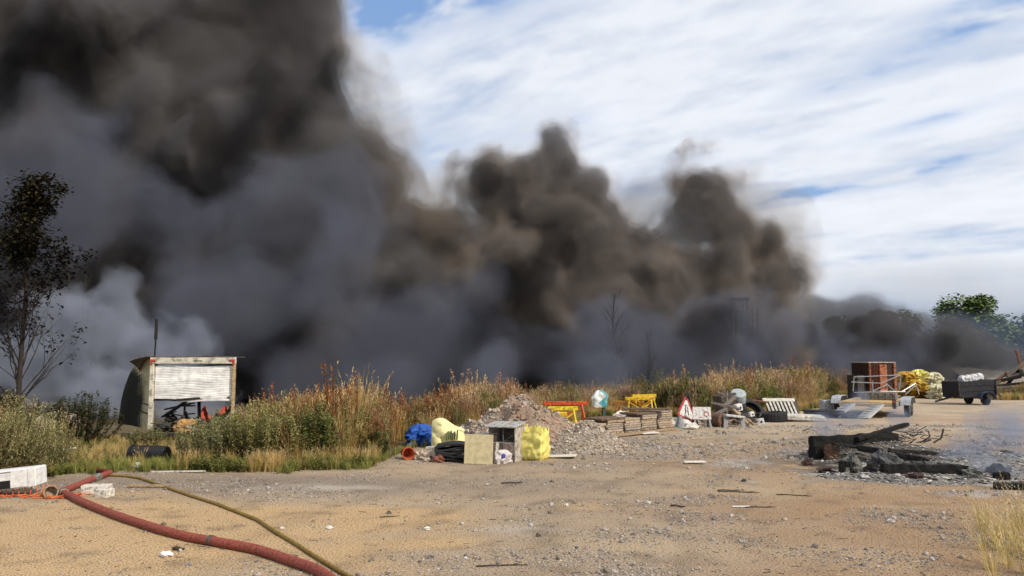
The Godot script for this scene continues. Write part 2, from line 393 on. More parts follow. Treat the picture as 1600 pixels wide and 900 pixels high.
# ---------------------------------------------------------------- shapes
class Shape:
	var v := PackedVector3Array()
	var c := PackedColorArray()
	var col := Color(1, 1, 1)

	func tri(a: Vector3, b: Vector3, d: Vector3):
		v.append(a)
		v.append(d)
		v.append(b)
		c.append(col)
		c.append(col)
		c.append(col)

	func quad(a: Vector3, b: Vector3, d: Vector3, e: Vector3):
		tri(a, b, d)
		tri(a, d, e)

	func out(a: Vector3, b: Vector3, d: Vector3, mid: Vector3):
		if (b - a).cross(d - a).dot((a + b + d) / 3.0 - mid) < 0.0:
			tri(a, d, b)
		else:
			tri(a, b, d)

	# a box with chamfered edges
	func box(size: Vector3, at := Vector3.ZERO, turn := Basis(), bevel := 0.008):
		var h := size * 0.5
		var b := minf(bevel, minf(h.x, minf(h.y, h.z)) * 0.45)
		var p := {}
		for i in 8:
			var s := Vector3(1 if i & 1 else -1, 1 if i & 2 else -1, 1 if i & 4 else -1)
			for a in 3:
				var e := h - Vector3(b, b, b)
				e[a] = h[a]
				p[i * 3 + a] = at + turn * (e * s)
		for a in 3:
			var m := 1 << a
			var m1 := 1 << ((a + 1) % 3)
			var m2 := 1 << ((a + 2) % 3)
			for s in 2:
				var k := m * s
				var q = [p[k * 3 + a], p[(k | m1) * 3 + a], p[(k | m1 | m2) * 3 + a], p[(k | m2) * 3 + a]]
				out(q[0], q[1], q[2], at)
				out(q[0], q[2], q[3], at)
			# the four edges that run along axis a
			for s1 in 2:
				for s2 in 2:
					var k := m1 * s1 + m2 * s2
					var a1 := (a + 1) % 3
					var a2 := (a + 2) % 3
					out(p[k * 3 + a1], p[(k | m) * 3 + a1], p[(k | m) * 3 + a2], at)
					out(p[k * 3 + a1], p[(k | m) * 3 + a2], p[k * 3 + a2], at)
		for i in 8:
			out(p[i * 3], p[i * 3 + 1], p[i * 3 + 2], at)

	# a box from one end to the other
	func bar(a: Vector3, b: Vector3, wide: float, thick: float, up := Vector3.UP, bevel := 0.005):
		var z := (b - a).normalized()
		if absf(z.dot(up)) > 0.98:
			up = Vector3(0.3, 0, 1)
		var x := up.cross(z).normalized()
		box(Vector3(wide, thick, a.distance_to(b)), (a + b) * 0.5, Basis(x, z.cross(x), z), bevel)

	func tube(path: Array, radii, sides := 8, caps := true):
		var n := path.size()
		var t: Vector3 = (path[1] - path[0]).normalized()
		var x := t.cross(Vector3.UP if absf(t.y) < 0.9 else Vector3.RIGHT).normalized()
		var rings := []
		for i in n:
			var d: Vector3 = (path[mini(i + 1, n - 1)] - path[maxi(i - 1, 0)]).normalized()
			x = (x - d * x.dot(d)).normalized()
			var y := d.cross(x)
			var r: float = radii[i] if radii is Array else radii
			var ring := PackedVector3Array()
			for k in sides:
				var a := TAU * k / sides
				ring.append(path[i] + (x * cos(a) + y * sin(a)) * r)
			rings.append(ring)
		for i in n - 1:
			for k in sides:
				var m := (k + 1) % sides
				quad(rings[i][k], rings[i][m], rings[i + 1][m], rings[i + 1][k])
		if caps:
			for k in sides:
				tri(path[0], rings[0][(k + 1) % sides], rings[0][k])
				tri(path[n - 1], rings[n - 1][k], rings[n - 1][(k + 1) % sides])

	# a turned shape: profile of [radius, height], about the y axis of the given frame
	func lathe(profile: Array, sides := 16, xf := Transform3D()):
		for i in profile.size() - 1:
			for k in sides:
				var a := TAU * k / sides
				var b := TAU * (k + 1) / sides
				var p = profile[i]
				var q = profile[i + 1]
				var p0 := xf * Vector3(cos(a) * p[0], p[1], -sin(a) * p[0])
				var p1 := xf * Vector3(cos(b) * p[0], p[1], -sin(b) * p[0])
				var q0 := xf * Vector3(cos(a) * q[0], q[1], -sin(a) * q[0])
				var q1 := xf * Vector3(cos(b) * q[0], q[1], -sin(b) * q[0])
				if p[0] > 1e-5:
					tri(p0, p1, q1 if q[0] > 1e-5 else q0)
				if q[0] > 1e-5:
					tri(p0, q1, q0)

	# a lumpy stone
	func rock(r: Vector3, sd: int, at := Vector3.ZERO, rough := 0.45, n := 9):
		var g := FastNoiseLite.new()
		g.seed = sd
		g.frequency = 0.9
		g.fractal_octaves = 3
		var rows := []
		for j in n + 1:
			var ring := PackedVector3Array()
			var u := PI * j / n
			for i in n + 3:
				var w := TAU * i / (n + 3)
				var d := Vector3(sin(u) * cos(w), cos(u), sin(u) * sin(w))
				var k := 1.0 + rough * (g.get_noise_3d(d.x * 1.6, d.y * 1.6, d.z * 1.6) * 1.6)
				ring.append(at + Vector3(d.x * r.x, d.y * r.y, d.z * r.z) * k)
			rows.append(ring)
		for j in n:
			for i in n + 3:
				var m := (i + 1) % (n + 3)
				if j > 0:
					tri(rows[j][i], rows[j][m], rows[j + 1][i])
				if j < n - 1:
					tri(rows[j][m], rows[j + 1][m], rows[j + 1][i])

	# a sheet through a grid of points rows[j][i], with thickness
	func sheet(rows: Array, thick: float, tint = null):
		var nj := rows.size()
		var ni: int = rows[0].size()
		var back := []
		for j in nj:
			var line := []
			for i in ni:
				var a: Vector3 = rows[j][mini(i + 1, ni - 1)] - rows[j][maxi(i - 1, 0)]
				var b: Vector3 = rows[mini(j + 1, nj - 1)][i] - rows[maxi(j - 1, 0)][i]
				line.append(rows[j][i] - a.cross(b).normalized() * thick)
			back.append(line)
		for j in nj - 1:
			for i in ni - 1:
				if tint != null:
					col = tint[j][i]
				quad(rows[j][i], rows[j][i + 1], rows[j + 1][i + 1], rows[j + 1][i])
				quad(back[j][i], back[j + 1][i], back[j + 1][i + 1], back[j][i + 1])
		for i in ni - 1:
			quad(rows[0][i], back[0][i], back[0][i + 1], rows[0][i + 1])
			quad(rows[nj - 1][i], rows[nj - 1][i + 1], back[nj - 1][i + 1], back[nj - 1][i])
		for j in nj - 1:
			quad(rows[j][0], rows[j + 1][0], back[j + 1][0], back[j][0])
			quad(rows[j][ni - 1], back[j][ni - 1], back[j + 1][ni - 1], rows[j + 1][ni - 1])

	func mesh(smooth := false) -> ArrayMesh:
		var a := []
		a.resize(Mesh.ARRAY_MAX)
		a[Mesh.ARRAY_VERTEX] = v
		a[Mesh.ARRAY_COLOR] = c
		if smooth:
			var at := {}
			var face := PackedVector3Array()
			for i in range(0, v.size(), 3):
				var n := (v[i + 2] - v[i]).cross(v[i + 1] - v[i])
				face.append(n)
				for k in 3:
					var key := Vector3i((v[i + k] * 2000.0).round())
					if not at.has(key):
						at[key] = []
					at[key].append(i / 3)
			var normal := PackedVector3Array()
			normal.resize(v.size())
			for i in v.size():
				var mine := face[i / 3].normalized()
				var sum := Vector3.ZERO
				for f in at[Vector3i((v[i] * 2000.0).round())]:
					if face[f].normalized().dot(mine) > 0.55:
						sum += face[f]
				normal[i] = sum.normalized() if sum.length() > 0.0 else Vector3.UP
			a[Mesh.ARRAY_NORMAL] = normal
		var m := ArrayMesh.new()
		m.add_surface_from_arrays(Mesh.PRIMITIVE_TRIANGLES, a)
		return m


# ---------------------------------------------------------------- naming
func numbered(called: String) -> String:
	var n: int = used.get(called, 0)
	used[called] = n + 1
	return called if n == 0 else "%s_%03d" % [called, n]


func tag(o: Node, label: String, category: String, group := "", kind := ""):
	o.set_meta("label", label)
	o.set_meta("category", category)
	if group:
		o.set_meta("group", group)
	if kind:
		o.set_meta("kind", kind)


func thing(called: String, label: String, category: String, at := Vector3.ZERO, turn := 0.0, group := "") -> Node3D:
	var o := Node3D.new()
	o.name = numbered(called)
	add_child(o)
	o.position = at
	o.rotation_degrees.y = turn
	tag(o, label, category, group)
	return o


func part(called: String, s: Shape, m: Material, parent: Node, smooth := false) -> MeshInstance3D:
	var o := MeshInstance3D.new()
	o.mesh = s.mesh(smooth)
	o.mesh.surface_set_material(0, m)
	o.name = numbered(called) if parent == self else called
	parent.add_child(o, true)
	return o


func single(called: String, s: Shape, m: Material, label: String, category: String, at: Vector3, turn := 0.0, smooth := false, group := "") -> MeshInstance3D:
	var o := part(called, s, m, self, smooth)
	o.position = at
	o.rotation_degrees.y = turn
	tag(o, label, category, group)
	return o


func again(o: Node3D, at: Vector3, turn: float, label: String, called: String) -> Node3D:
	var d: Node3D = o.duplicate()
	d.name = numbered(called)
	add_child(d)
	d.position = at
	d.rotation_degrees.y = turn
	d.set_meta("label", label)
	return d


# ---------------------------------------------------------------- materials
var mats := {}
var texs := {}


func noise_tex(key: String, freq: float, oct: int, ramp: Array, size := 512, sd := 1, bump := 0.0, kind := FastNoiseLite.TYPE_SIMPLEX_SMOOTH) -> Texture2D:
	if texs.has(key):
		return texs[key]
	var n := FastNoiseLite.new()
	n.noise_type = kind
	n.seed = sd
	n.frequency = freq
	n.fractal_octaves = oct
	n.fractal_gain = 0.6
	var t := NoiseTexture2D.new()
	t.width = size
	t.height = size
	t.seamless = true
	t.noise = n
	if bump > 0.0:
		t.as_normal_map = true
		t.bump_strength = bump
	else:
		var g := Gradient.new()
		g.offsets = PackedFloat32Array(ramp.map(func(r): return r[0]))
		g.colors = PackedColorArray(ramp.map(func(r): return r[1] if r[1] is Color else Color(r[1], r[1], r[1])))
		t.color_ramp = g
	texs[key] = t
	return t


func lin(r: float, g: float, b: float) -> Color:
	return Color(r, g, b).linear_to_srgb()


# a worn surface: its base colour (linear), roughness, wear ("soft", "blotch", "rust", "char") and the size of that wear in metres
func mat(key: String, c: Color, rough := 0.8, wear := "soft", size := 0.6, bump := 0.2, metal := 0.0, vertex := false) -> StandardMaterial3D:
	if mats.has(key):
		return mats[key]
	var m := StandardMaterial3D.new()
	m.resource_name = key
	m.albedo_color = c.linear_to_srgb()
	m.roughness = rough
	m.metallic = metal
	m.metallic_specular = 0.35
	m.vertex_color_use_as_albedo = vertex
	m.uv1_triplanar = true
	m.uv1_scale = Vector3.ONE / size
	if wear == "soft":
		m.albedo_texture = noise_tex("soft", 0.012, 6, [[0.2, 0.86], [0.5, 0.95], [0.8, 1.0]])
	elif wear == "blotch":
		m.albedo_texture = noise_tex("blotch", 0.01, 6, [[0.25, 0.68], [0.45, 0.9], [0.7, 1.0]], 512, 4)
	elif wear == "rust":
		m.albedo_texture = noise_tex("rust", 0.011, 6, [[0.25, Color(0.55, 0.38, 0.28)], [0.40, Color(0.88, 0.79, 0.71)], [0.6, Color(1, 1, 1)]], 512, 6)
	elif wear == "char":
		m.albedo_texture = noise_tex("char", 0.02, 6, [[0.3, 0.35], [0.55, 0.7], [0.72, 0.95], [0.8, 1.0]], 512, 8)
	if bump > 0.0:
		m.normal_enabled = true
		m.normal_texture = noise_tex("bump", 0.03, 5, [], 512, 9, 6.0)
		m.normal_scale = bump
	mats[key] = m
	return m


func leaf_mat(key: String, back := 0.35) -> StandardMaterial3D:
	if mats.has(key):
		return mats[key]
	var m := StandardMaterial3D.new()
	m.resource_name = key
	m.albedo_color = Color(1, 1, 1)
	m.vertex_color_use_as_albedo = true
	m.roughness = 0.7
	m.metallic_specular = 0.3
	m.backlight_enabled = true
	m.backlight = Color(back, back, back).linear_to_srgb()
	mats[key] = m
	return m


func rnd(a: float, b: float) -> float:
	return rng.randf_range(a, b)


func around(y: float) -> Basis:
	return Basis(UPV, y)


# one mass of countless small things: a few variants, each drawn many times
func scatter(called: String, label: String, category: String, variant: String, meshes: Array, where: Array, tint: Array):
	var root := Node3D.new()
	root.name = numbered(called)
	add_child(root)
	tag(root, label, category, "", "stuff")
	for k in meshes.size():
		if where[k].is_empty():
			continue
		var mm := MultiMesh.new()
		mm.transform_format = MultiMesh.TRANSFORM_3D
		mm.use_colors = true
		mm.mesh = meshes[k]
		mm.instance_count = where[k].size()
		for i in where[k].size():
			mm.set_instance_transform(i, where[k][i])
			mm.set_instance_color(i, tint[k][i])
		var o := MultiMeshInstance3D.new()
		o.name = variant
		o.multimesh = mm
		o.set_meta("kind", "stuff")
		root.add_child(o, true)


# ---------------------------------------------------------------- the yard
var land := FastNoiseLite.new()
var fine_land := FastNoiseLite.new()


func ground_height(x: float, z: float) -> float:
	var far := smoothstep(60.0, 30.0, -z)
	var h := 0.05 * land.get_noise_2d(x * 0.5, z * 0.5) + 0.018 * land.get_noise_2d(x * 3.0, z * 3.0)
	return h * far


func splat(x: float, z: float, cx: float, cz: float, rx: float, rz: float) -> float:
	var a := (x - cx) / rx
	var b := (z - cz) / rz
	return exp(-(a * a + b * b))


# how far inside the weeds a point lies, in metres (negative: on the yard)
func weed_depth(x: float, z: float) -> float:
	var edge = [[-30.0, -11.6], [-8.2, -12.2], [-7.5, -13.7], [-6.2, -13.95], [-4.0, -13.8], [-2.6, -14.6], [-2.2, -17.6], [-1.2, -20.0], [0.2, -23.6], [2.0, -25.2], [4.2, -28.2], [6.2, -26.4], [9.0, -27.4], [12.5, -31.5], [14.6, -36.5], [16.5, -40.0], [20.0, -42.5], [22.9, -42.0], [23.3, -37.6], [60.0, -38.5]]
	for i in edge.size() - 1:
		if x <= edge[i + 1][0] or i == edge.size() - 2:
			var t: float = clampf((x - edge[i][0]) / (edge[i + 1][0] - edge[i][0]), 0.0, 1.0)
			return lerpf(edge[i][1], edge[i + 1][1], t) - z
	return 0.0


func ground_tint(x: float, z: float) -> Color:
	var n := land.get_noise_2d(x * 1.1 + 40.0, z * 1.6)
	var m := land.get_noise_2d(x * 3.1 - 11.0, z * 4.4)
	var f := fine_land.get_noise_2d(x, z)
	var sand := Vector3(0.55, 0.39, 0.225)
	var pale := Vector3(0.475, 0.37, 0.255)
	var grey := Vector3(0.375, 0.295, 0.22)
	var brown := Vector3(0.385, 0.26, 0.16)
	var c := pale.lerp(grey, clampf(0.5 + 1.3 * n + 0.5 * m, 0.0, 1.0))
	# right side: redder earth; left front: tipped sand
	c = c.lerp(brown, clampf(smoothstep(1.2, 4.5, x + 0.12 * (z + 10.0) + 2.2 * n) * (0.85 + 0.6 * m), 0.0, 1.0) * smoothstep(-21.0, -14.0, z))
	var s := splat(x, z, -6.0, -8.5, 4.2, 2.3) * 1.5 + splat(x, z, -2.2, -10.2, 2.0, 0.9) * 1.0 + splat(x, z, -0.85, -8.7, 0.55, 0.28) * 1.0
	c = c.lerp(sand, clampf((s + 0.9 * n + 0.45 * m - 0.35) * 1.7, 0.0, 1.0))
	# grey strip of road planings along the weeds, whitish dust patches
	var strip := splat(x, z, -4.0, -12.7, 4.0, 0.75)
	c = c.lerp(Vector3(0.29, 0.24, 0.195), clampf(strip * 1.2 + 0.4 * m * strip, 0.0, 0.9))
	c = c.lerp(Vector3(0.55, 0.50, 0.44), clampf(splat(x, z, -2.9, -12.3, 0.9, 0.3) + splat(x, z, 0.1, -9.4, 0.5, 0.25) * 0.5 + m * 0.3 - 0.1, 0.0, 0.7))
	c = c.lerp(Vector3(0.13, 0.10, 0.075), clampf(0.9 * f - 0.14, 0.0, 0.6))
	# tracks of paler trodden earth towards the back
	c = c.lerp(Vector3(0.55, 0.45, 0.335), smoothstep(-17.0, -24.0, z) * clampf(0.75 + m, 0.0, 1.0))
	c = c.lerp(Vector3(0.45, 0.24, 0.16), splat(x, z, 16.5, -25.5, 4.0, 0.7) * 0.6)
	# ash round the burnt heap
	var a := splat(x, z, 8.4, -14.7, 3.6, 2.5) * 1.9 + 0.6 * m + 0.4 * f - 0.5
	c = c.lerp(Vector3(0.19, 0.18, 0.168) * clampf(1.0 + 2.4 * (f + m), 0.3, 2.6), clampf(a * 2.4, 0.0, 0.95))
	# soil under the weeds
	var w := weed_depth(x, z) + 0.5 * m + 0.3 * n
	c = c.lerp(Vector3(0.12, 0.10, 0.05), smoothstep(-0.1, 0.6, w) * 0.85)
	# old wheel tracks sweeping from the near edge to the back right
	var u := x - 0.9 - 0.045 * (z + 7.0) * (z + 7.0) + 0.35 * n
	for e in [-0.75, 0.75]:
		var d := exp(-pow((u - e) / 0.16, 2.0)) + 0.6 * exp(-pow((u + 3.1 - e) / 0.15, 2.0))
		c *= 1.0 - 0.22 * clampf(d, 0.0, 1.0) * clampf(0.7 + 1.5 * m, 0.0, 1.0)
	c *= 1.02
	return Color(c.x, c.y, c.z)


func yard():
	land.seed = 2
	land.frequency = 0.16
	land.fractal_octaves = 5
	fine_land.seed = 3
	fine_land.frequency = 1.3
	fine_land.fractal_octaves = 3
	var m := StandardMaterial3D.new()
	m.resource_name = "earth"
	m.albedo_color = Color(1, 1, 1)
	m.vertex_color_use_as_albedo = true
	m.roughness = 0.95
	m.metallic_specular = 0.2
	m.uv1_triplanar = true
	m.uv1_world_triplanar = true
	m.uv1_scale = Vector3.ONE / 3.1
	m.albedo_texture = noise_tex("earth", 0.11, 5, [[0.2, 0.40], [0.38, 0.76], [0.55, 0.95], [0.85, 1.0]], 1024, 12)
	m.normal_enabled = true
	m.normal_texture = noise_tex("earth_bump", 0.10, 5, [], 1024, 13, 6.0)
	m.normal_scale = 0.35
	# finer near the camera, coarser to the horizon
	var xs := []
	var zs := []
	var z := -3.0
	while z > -60.0:
		zs.append(z)
		z -= clampf(0.04 + (absf(z) - 6.0) * 0.009, 0.05, 1.0)
	for k in [-70, -85, -110, -150, -220, -350, -600, -1200, -2500]:
		zs.append(float(k))
	var x := 0.0
	while x < 30.0:
		xs.append(x)
		if x > 0.0:
			xs.push_front(-x)
		x += clampf(0.065 + maxf(0.0, x - 7.0) * 0.02, 0.05, 0.8)
	for k in [33, 38, 45, 60, 90, 150, 300, 700, 2500]:
		xs.append(float(k))
		xs.push_front(-float(k))
	zs.push_front(8.0)
	zs.push_front(40.0)
	var v := PackedVector3Array()
	var c := PackedColorArray()
	var nr := PackedVector3Array()
	var index := PackedInt32Array()
	for j in zs.size():
		for i in xs.size():
			var p := Vector3(xs[i], ground_height(xs[i], zs[j]), zs[j])
			v.append(p)
			c.append(ground_tint(xs[i], zs[j]))
	var w := xs.size()
	for j in zs.size():
		for i in w:
			var a := v[j * w + mini(i + 1, w - 1)] - v[j * w + maxi(i - 1, 0)]
			var b := v[mini(j + 1, zs.size() - 1) * w + i] - v[maxi(j - 1, 0) * w + i]
			nr.append(a.cross(b).normalized())
			if i < w - 1 and j < zs.size() - 1:
				var o := j * w + i
				index.append_array(PackedInt32Array([o, o + w, o + w + 1, o, o + w + 1, o + 1]))
	var arrays := []
	arrays.resize(Mesh.ARRAY_MAX)
	arrays[Mesh.ARRAY_VERTEX] = v
	arrays[Mesh.ARRAY_COLOR] = c
	arrays[Mesh.ARRAY_NORMAL] = nr
	arrays[Mesh.ARRAY_INDEX] = index
	var mesh := ArrayMesh.new()
	mesh.add_surface_from_arrays(Mesh.PRIMITIVE_TRIANGLES, arrays)
	mesh.surface_set_material(0, m)
	var o := MeshInstance3D.new()
	o.name = "ground"
	o.mesh = mesh
	add_child(o)
	tag(o, "sandy and gravelly earth of the yard running back to the horizon", "ground", "", "structure")
	print("ground ", index.size() / 3)


func stone_mat() -> Material:
	var m := mat("stone", Color(1, 1, 1), 0.9, "soft", 0.2, 0.0, 0.0, true)
	return m


func on_ground(x: float, z: float, up := 0.0) -> Vector3:
	return Vector3(x, ground_height(x, z) + up, z)


func gravel():
	# loose stones over the yard, thick in patches
	var kinds := []
	for k in 3:
		var s := Shape.new()
		s.rock(Vector3(1, 0.62, 0.8), 30 + k, Vector3.ZERO, 0.5, 4)
		var mesh := s.mesh()
		mesh.surface_set_material(0, stone_mat())
		kinds.append(mesh)
	var where := [[], [], []]
	var tint := [[], [], []]
	var tries := 0
	while tries < 380000:
		tries += 1
		var z := -6.6 - 17.0 * pow(rng.randf(), 1.6)
		var x := rnd(-0.70, 0.70) * -z
		var patch := land.get_noise_2d(x * 2.2 + 90.0, z * 3.4) + 0.5 * fine_land.get_noise_2d(x * 0.5, z * 0.5)
		var sandy := splat(x, z, -6.0, -8.5, 4.2, 2.3) * 1.5 + splat(x, z, -2.2, -10.2, 2.0, 0.9)
		var chance := clampf(0.12 + patch * 1.3, 0.02, 1.0) * (1.0 - clampf(sandy * 1.1, 0.0, 0.93))
		chance += splat(x, z, 3.6, -17.0, 2.6, 1.3) * 0.55
		if weed_depth(x, z) > 0.3 or rng.randf() > chance:
			continue
		var r := 0.0045 + 0.012 * pow(rng.randf(), 3.5)
		if rng.randf() < 0.012:
			r = rnd(0.02, 0.04)
		r *= 1.0 + 0.9 * smoothstep(-14.0, -18.0, z)
		var k := rng.randi() % 3
		where[k].append(Transform3D(around(rnd(0, TAU)).scaled(Vector3(r, r, r) * rnd(0.8, 1.2)), on_ground(x, z, r * 0.25)))
		var g := rnd(0.14, 0.44)
		if rng.randf() < 0.05:
			g = rnd(0.45, 0.62)
		var w := rnd(0.0, 1.0)
		tint[k].append(Color(g, g * lerpf(0.96, 0.82, w), g * lerpf(0.95, 0.64, w)))
	scatter("gravel", "loose grey and tan gravel scattered over the yard", "gravel", "stones", kinds, where, tint)
	print("gravel ", where[0].size() * 3)
	# splinters and bits of stalk trodden into the yard
	var splinter := Shape.new()
	splinter.box(Vector3(1, 0.09, 0.11), Vector3.ZERO, Basis(), 0.02)
	var sm := splinter.mesh()
	sm.surface_set_material(0, stone_mat())
	var lie := []
	var shade := []
	for n in 2600:
		var z := -6.8 - 13.0 * pow(rng.randf(), 1.4)
		var x := rnd(-0.7, 0.7) * -z
		if weed_depth(x, z) > 0.2:
			continue
		var l := rnd(0.015, 0.05) if rng.randf() < 0.9 else rnd(0.06, 0.13)
		lie.append(Transform3D((around(rnd(0, TAU)) * Basis(Vector3(0, 0, 1), rnd(-0.12, 0.12))).scaled(Vector3(l, minf(l, 0.05), minf(l, 0.05))), on_ground(x, z, 0.006)))
		var g := rnd(0.05, 0.16) if rng.randf() < 0.7 else rnd(0.4, 0.6)
		shade.append(Color(g, g * 0.86, g * 0.68))
	scatter("wood_splinters", "small splinters and bits of stalk trodden into the yard", "litter", "splinters", [sm], [lie], [shade])
	# single stones and scraps that stand out
	var big = [[-2.7, -9.3, 0.028, 0.6], [1.9, -11.0, 0.035, 0.58], [0.75, -10.9, 0.03, 0.62], [-1.6, -10.3, 0.03, 0.12], [3.8, -12.9, 0.045, 0.09], [2.5, -8.6, 0.03, 0.5], [4.6, -9.6, 0.04, 0.45], [-3.4, -8.7, 0.03, 0.55], [0.3, -9.0, 0.03, 0.1], [1.0, -8.9, 0.03, 0.3], [3.2, -8.4, 0.035, 0.16], [5.0, -8.2, 0.03, 0.2], [2.1, -12.5, 0.03, 0.4], [-0.4, -12.6, 0.03, 0.4]]
	for b in big:
		var s := Shape.new()
		s.rock(Vector3(b[2], b[2] * 0.7, b[2] * 0.85), int(b[0] * 100), Vector3.ZERO, 0.5, 6)
		s.c.fill(Color(b[3], b[3] * 0.93, b[3] * 0.84))
		single("stone", s, stone_mat(), "pale stone lying loose on the yard" if b[3] > 0.35 else "dark stone lying loose on the yard", "stone", on_ground(b[0], b[1], b[2] * 0.4), 0.0, false, "single stones on the yard")


# ---------------------------------------------------------------- plants
func blade(s: Shape, at: Vector3, dir: Vector3, long: float, wide: float, fall := 0.3):
	var side := dir.cross(UPV)
	if side.length() < 0.05:
		side = Vector3.RIGHT.rotated(UPV, rnd(0, TAU))
	side = side.normalized() * wide * 0.5
	var mid := at + dir * long * 0.5
	var tip := at + dir * long + Vector3.DOWN * long * fall
	s.tri(at, mid + side, mid - side)
	s.tri(mid - side, mid + side, tip)


# stem with leaves: returns one plant about 1 unit tall
func leafy_plant(sd: int, leaves: int, leaf: float, wide: float, from: float, stem_c: Color, leaf_a: Color, leaf_b: Color, stems := 3, spread := 0.16, head := 0, head_c := Color(0, 0, 0)) -> Shape:
	rng.seed = sd
	var s := Shape.new()
	for n in stems:
		var lean := Vector3(rnd(-spread, spread), 1.0, rnd(-spread, spread))
		var foot := Vector3(rnd(-0.05, 0.05), 0, rnd(-0.05, 0.05))
		var h := rnd(0.72, 1.0)
		var bow := Vector3(rnd(-0.1, 0.1), 0, rnd(-0.1, 0.1))
		var path := []
		for k in 4:
			var t := k / 3.0
			path.append(foot + lean * h * t + bow * t * t)
		s.col = stem_c
		s.tube(path, [0.006, 0.005, 0.004, 0.002], 3, false)
		for k in leaves:
			var t := lerpf(from, 1.0, pow(rng.randf(), 0.8))
			var a := rnd(0, TAU)
			var dir := Vector3(cos(a), rnd(0.1, 0.9), sin(a)).normalized()
			s.col = leaf_a.lerp(leaf_b, rng.randf())
			blade(s, foot + lean * h * t + bow * t * t, dir, leaf * rnd(0.5, 1.1) * (1.15 - 0.6 * t), wide * rnd(0.6, 1.1), rnd(0.1, 0.6))
		for k in head:
			var t := rnd(0.72, 1.06)
			var a := rnd(0, TAU)
			s.col = head_c * rnd(0.7, 1.2)
			blade(s, foot + lean * h * t + bow * t * t, Vector3(cos(a), rnd(0.4, 1.6), sin(a)).normalized(), rnd(0.03, 0.06), 0.014, 0.0)
	return s


func grass_tuft(sd: int, blades: int, spread: float, wide: float, heads: int, a: Color, b: Color, head_c: Color) -> Shape:
	rng.seed = sd
	var s := Shape.new()
	for n in blades:
		var w := rnd(0, TAU)
		var out := Vector3(cos(w), 0, sin(w))
		var foot := out * rnd(0.0, 0.10)
		var h := rnd(0.55, 1.0)
		var reach := spread * rnd(0.3, 1.2)
		s.col = a.lerp(b, rng.randf())
		var side := out.cross(UPV).normalized() * wide
		var p := [foot, foot + UPV * h * 0.55 + out * reach * 0.25, foot + UPV * h + out * reach * 0.75]
		s.quad(p[0] - side, p[0] + side, p[1] + side * 0.8, p[1] - side * 0.8)
		s.tri(p[1] - side * 0.8, p[1] + side * 0.8, p[2])
		if n < heads:
			s.col = head_c * rnd(0.8, 1.15)
			for k in 7:
				var q: Vector3 = p[1].lerp(p[2], 0.62 + 0.065 * k)
				var v := rnd(0, TAU)
				blade(s, q, (out * 0.5 + Vector3(cos(v) * 0.5, 0.8, sin(v) * 0.5)).normalized(), 0.055, 0.012, 0.1)
	return s


func plant_mesh(s: Shape, m: Material) -> Mesh:
	var mesh := s.mesh()
	mesh.surface_set_material(0, m)
	return mesh


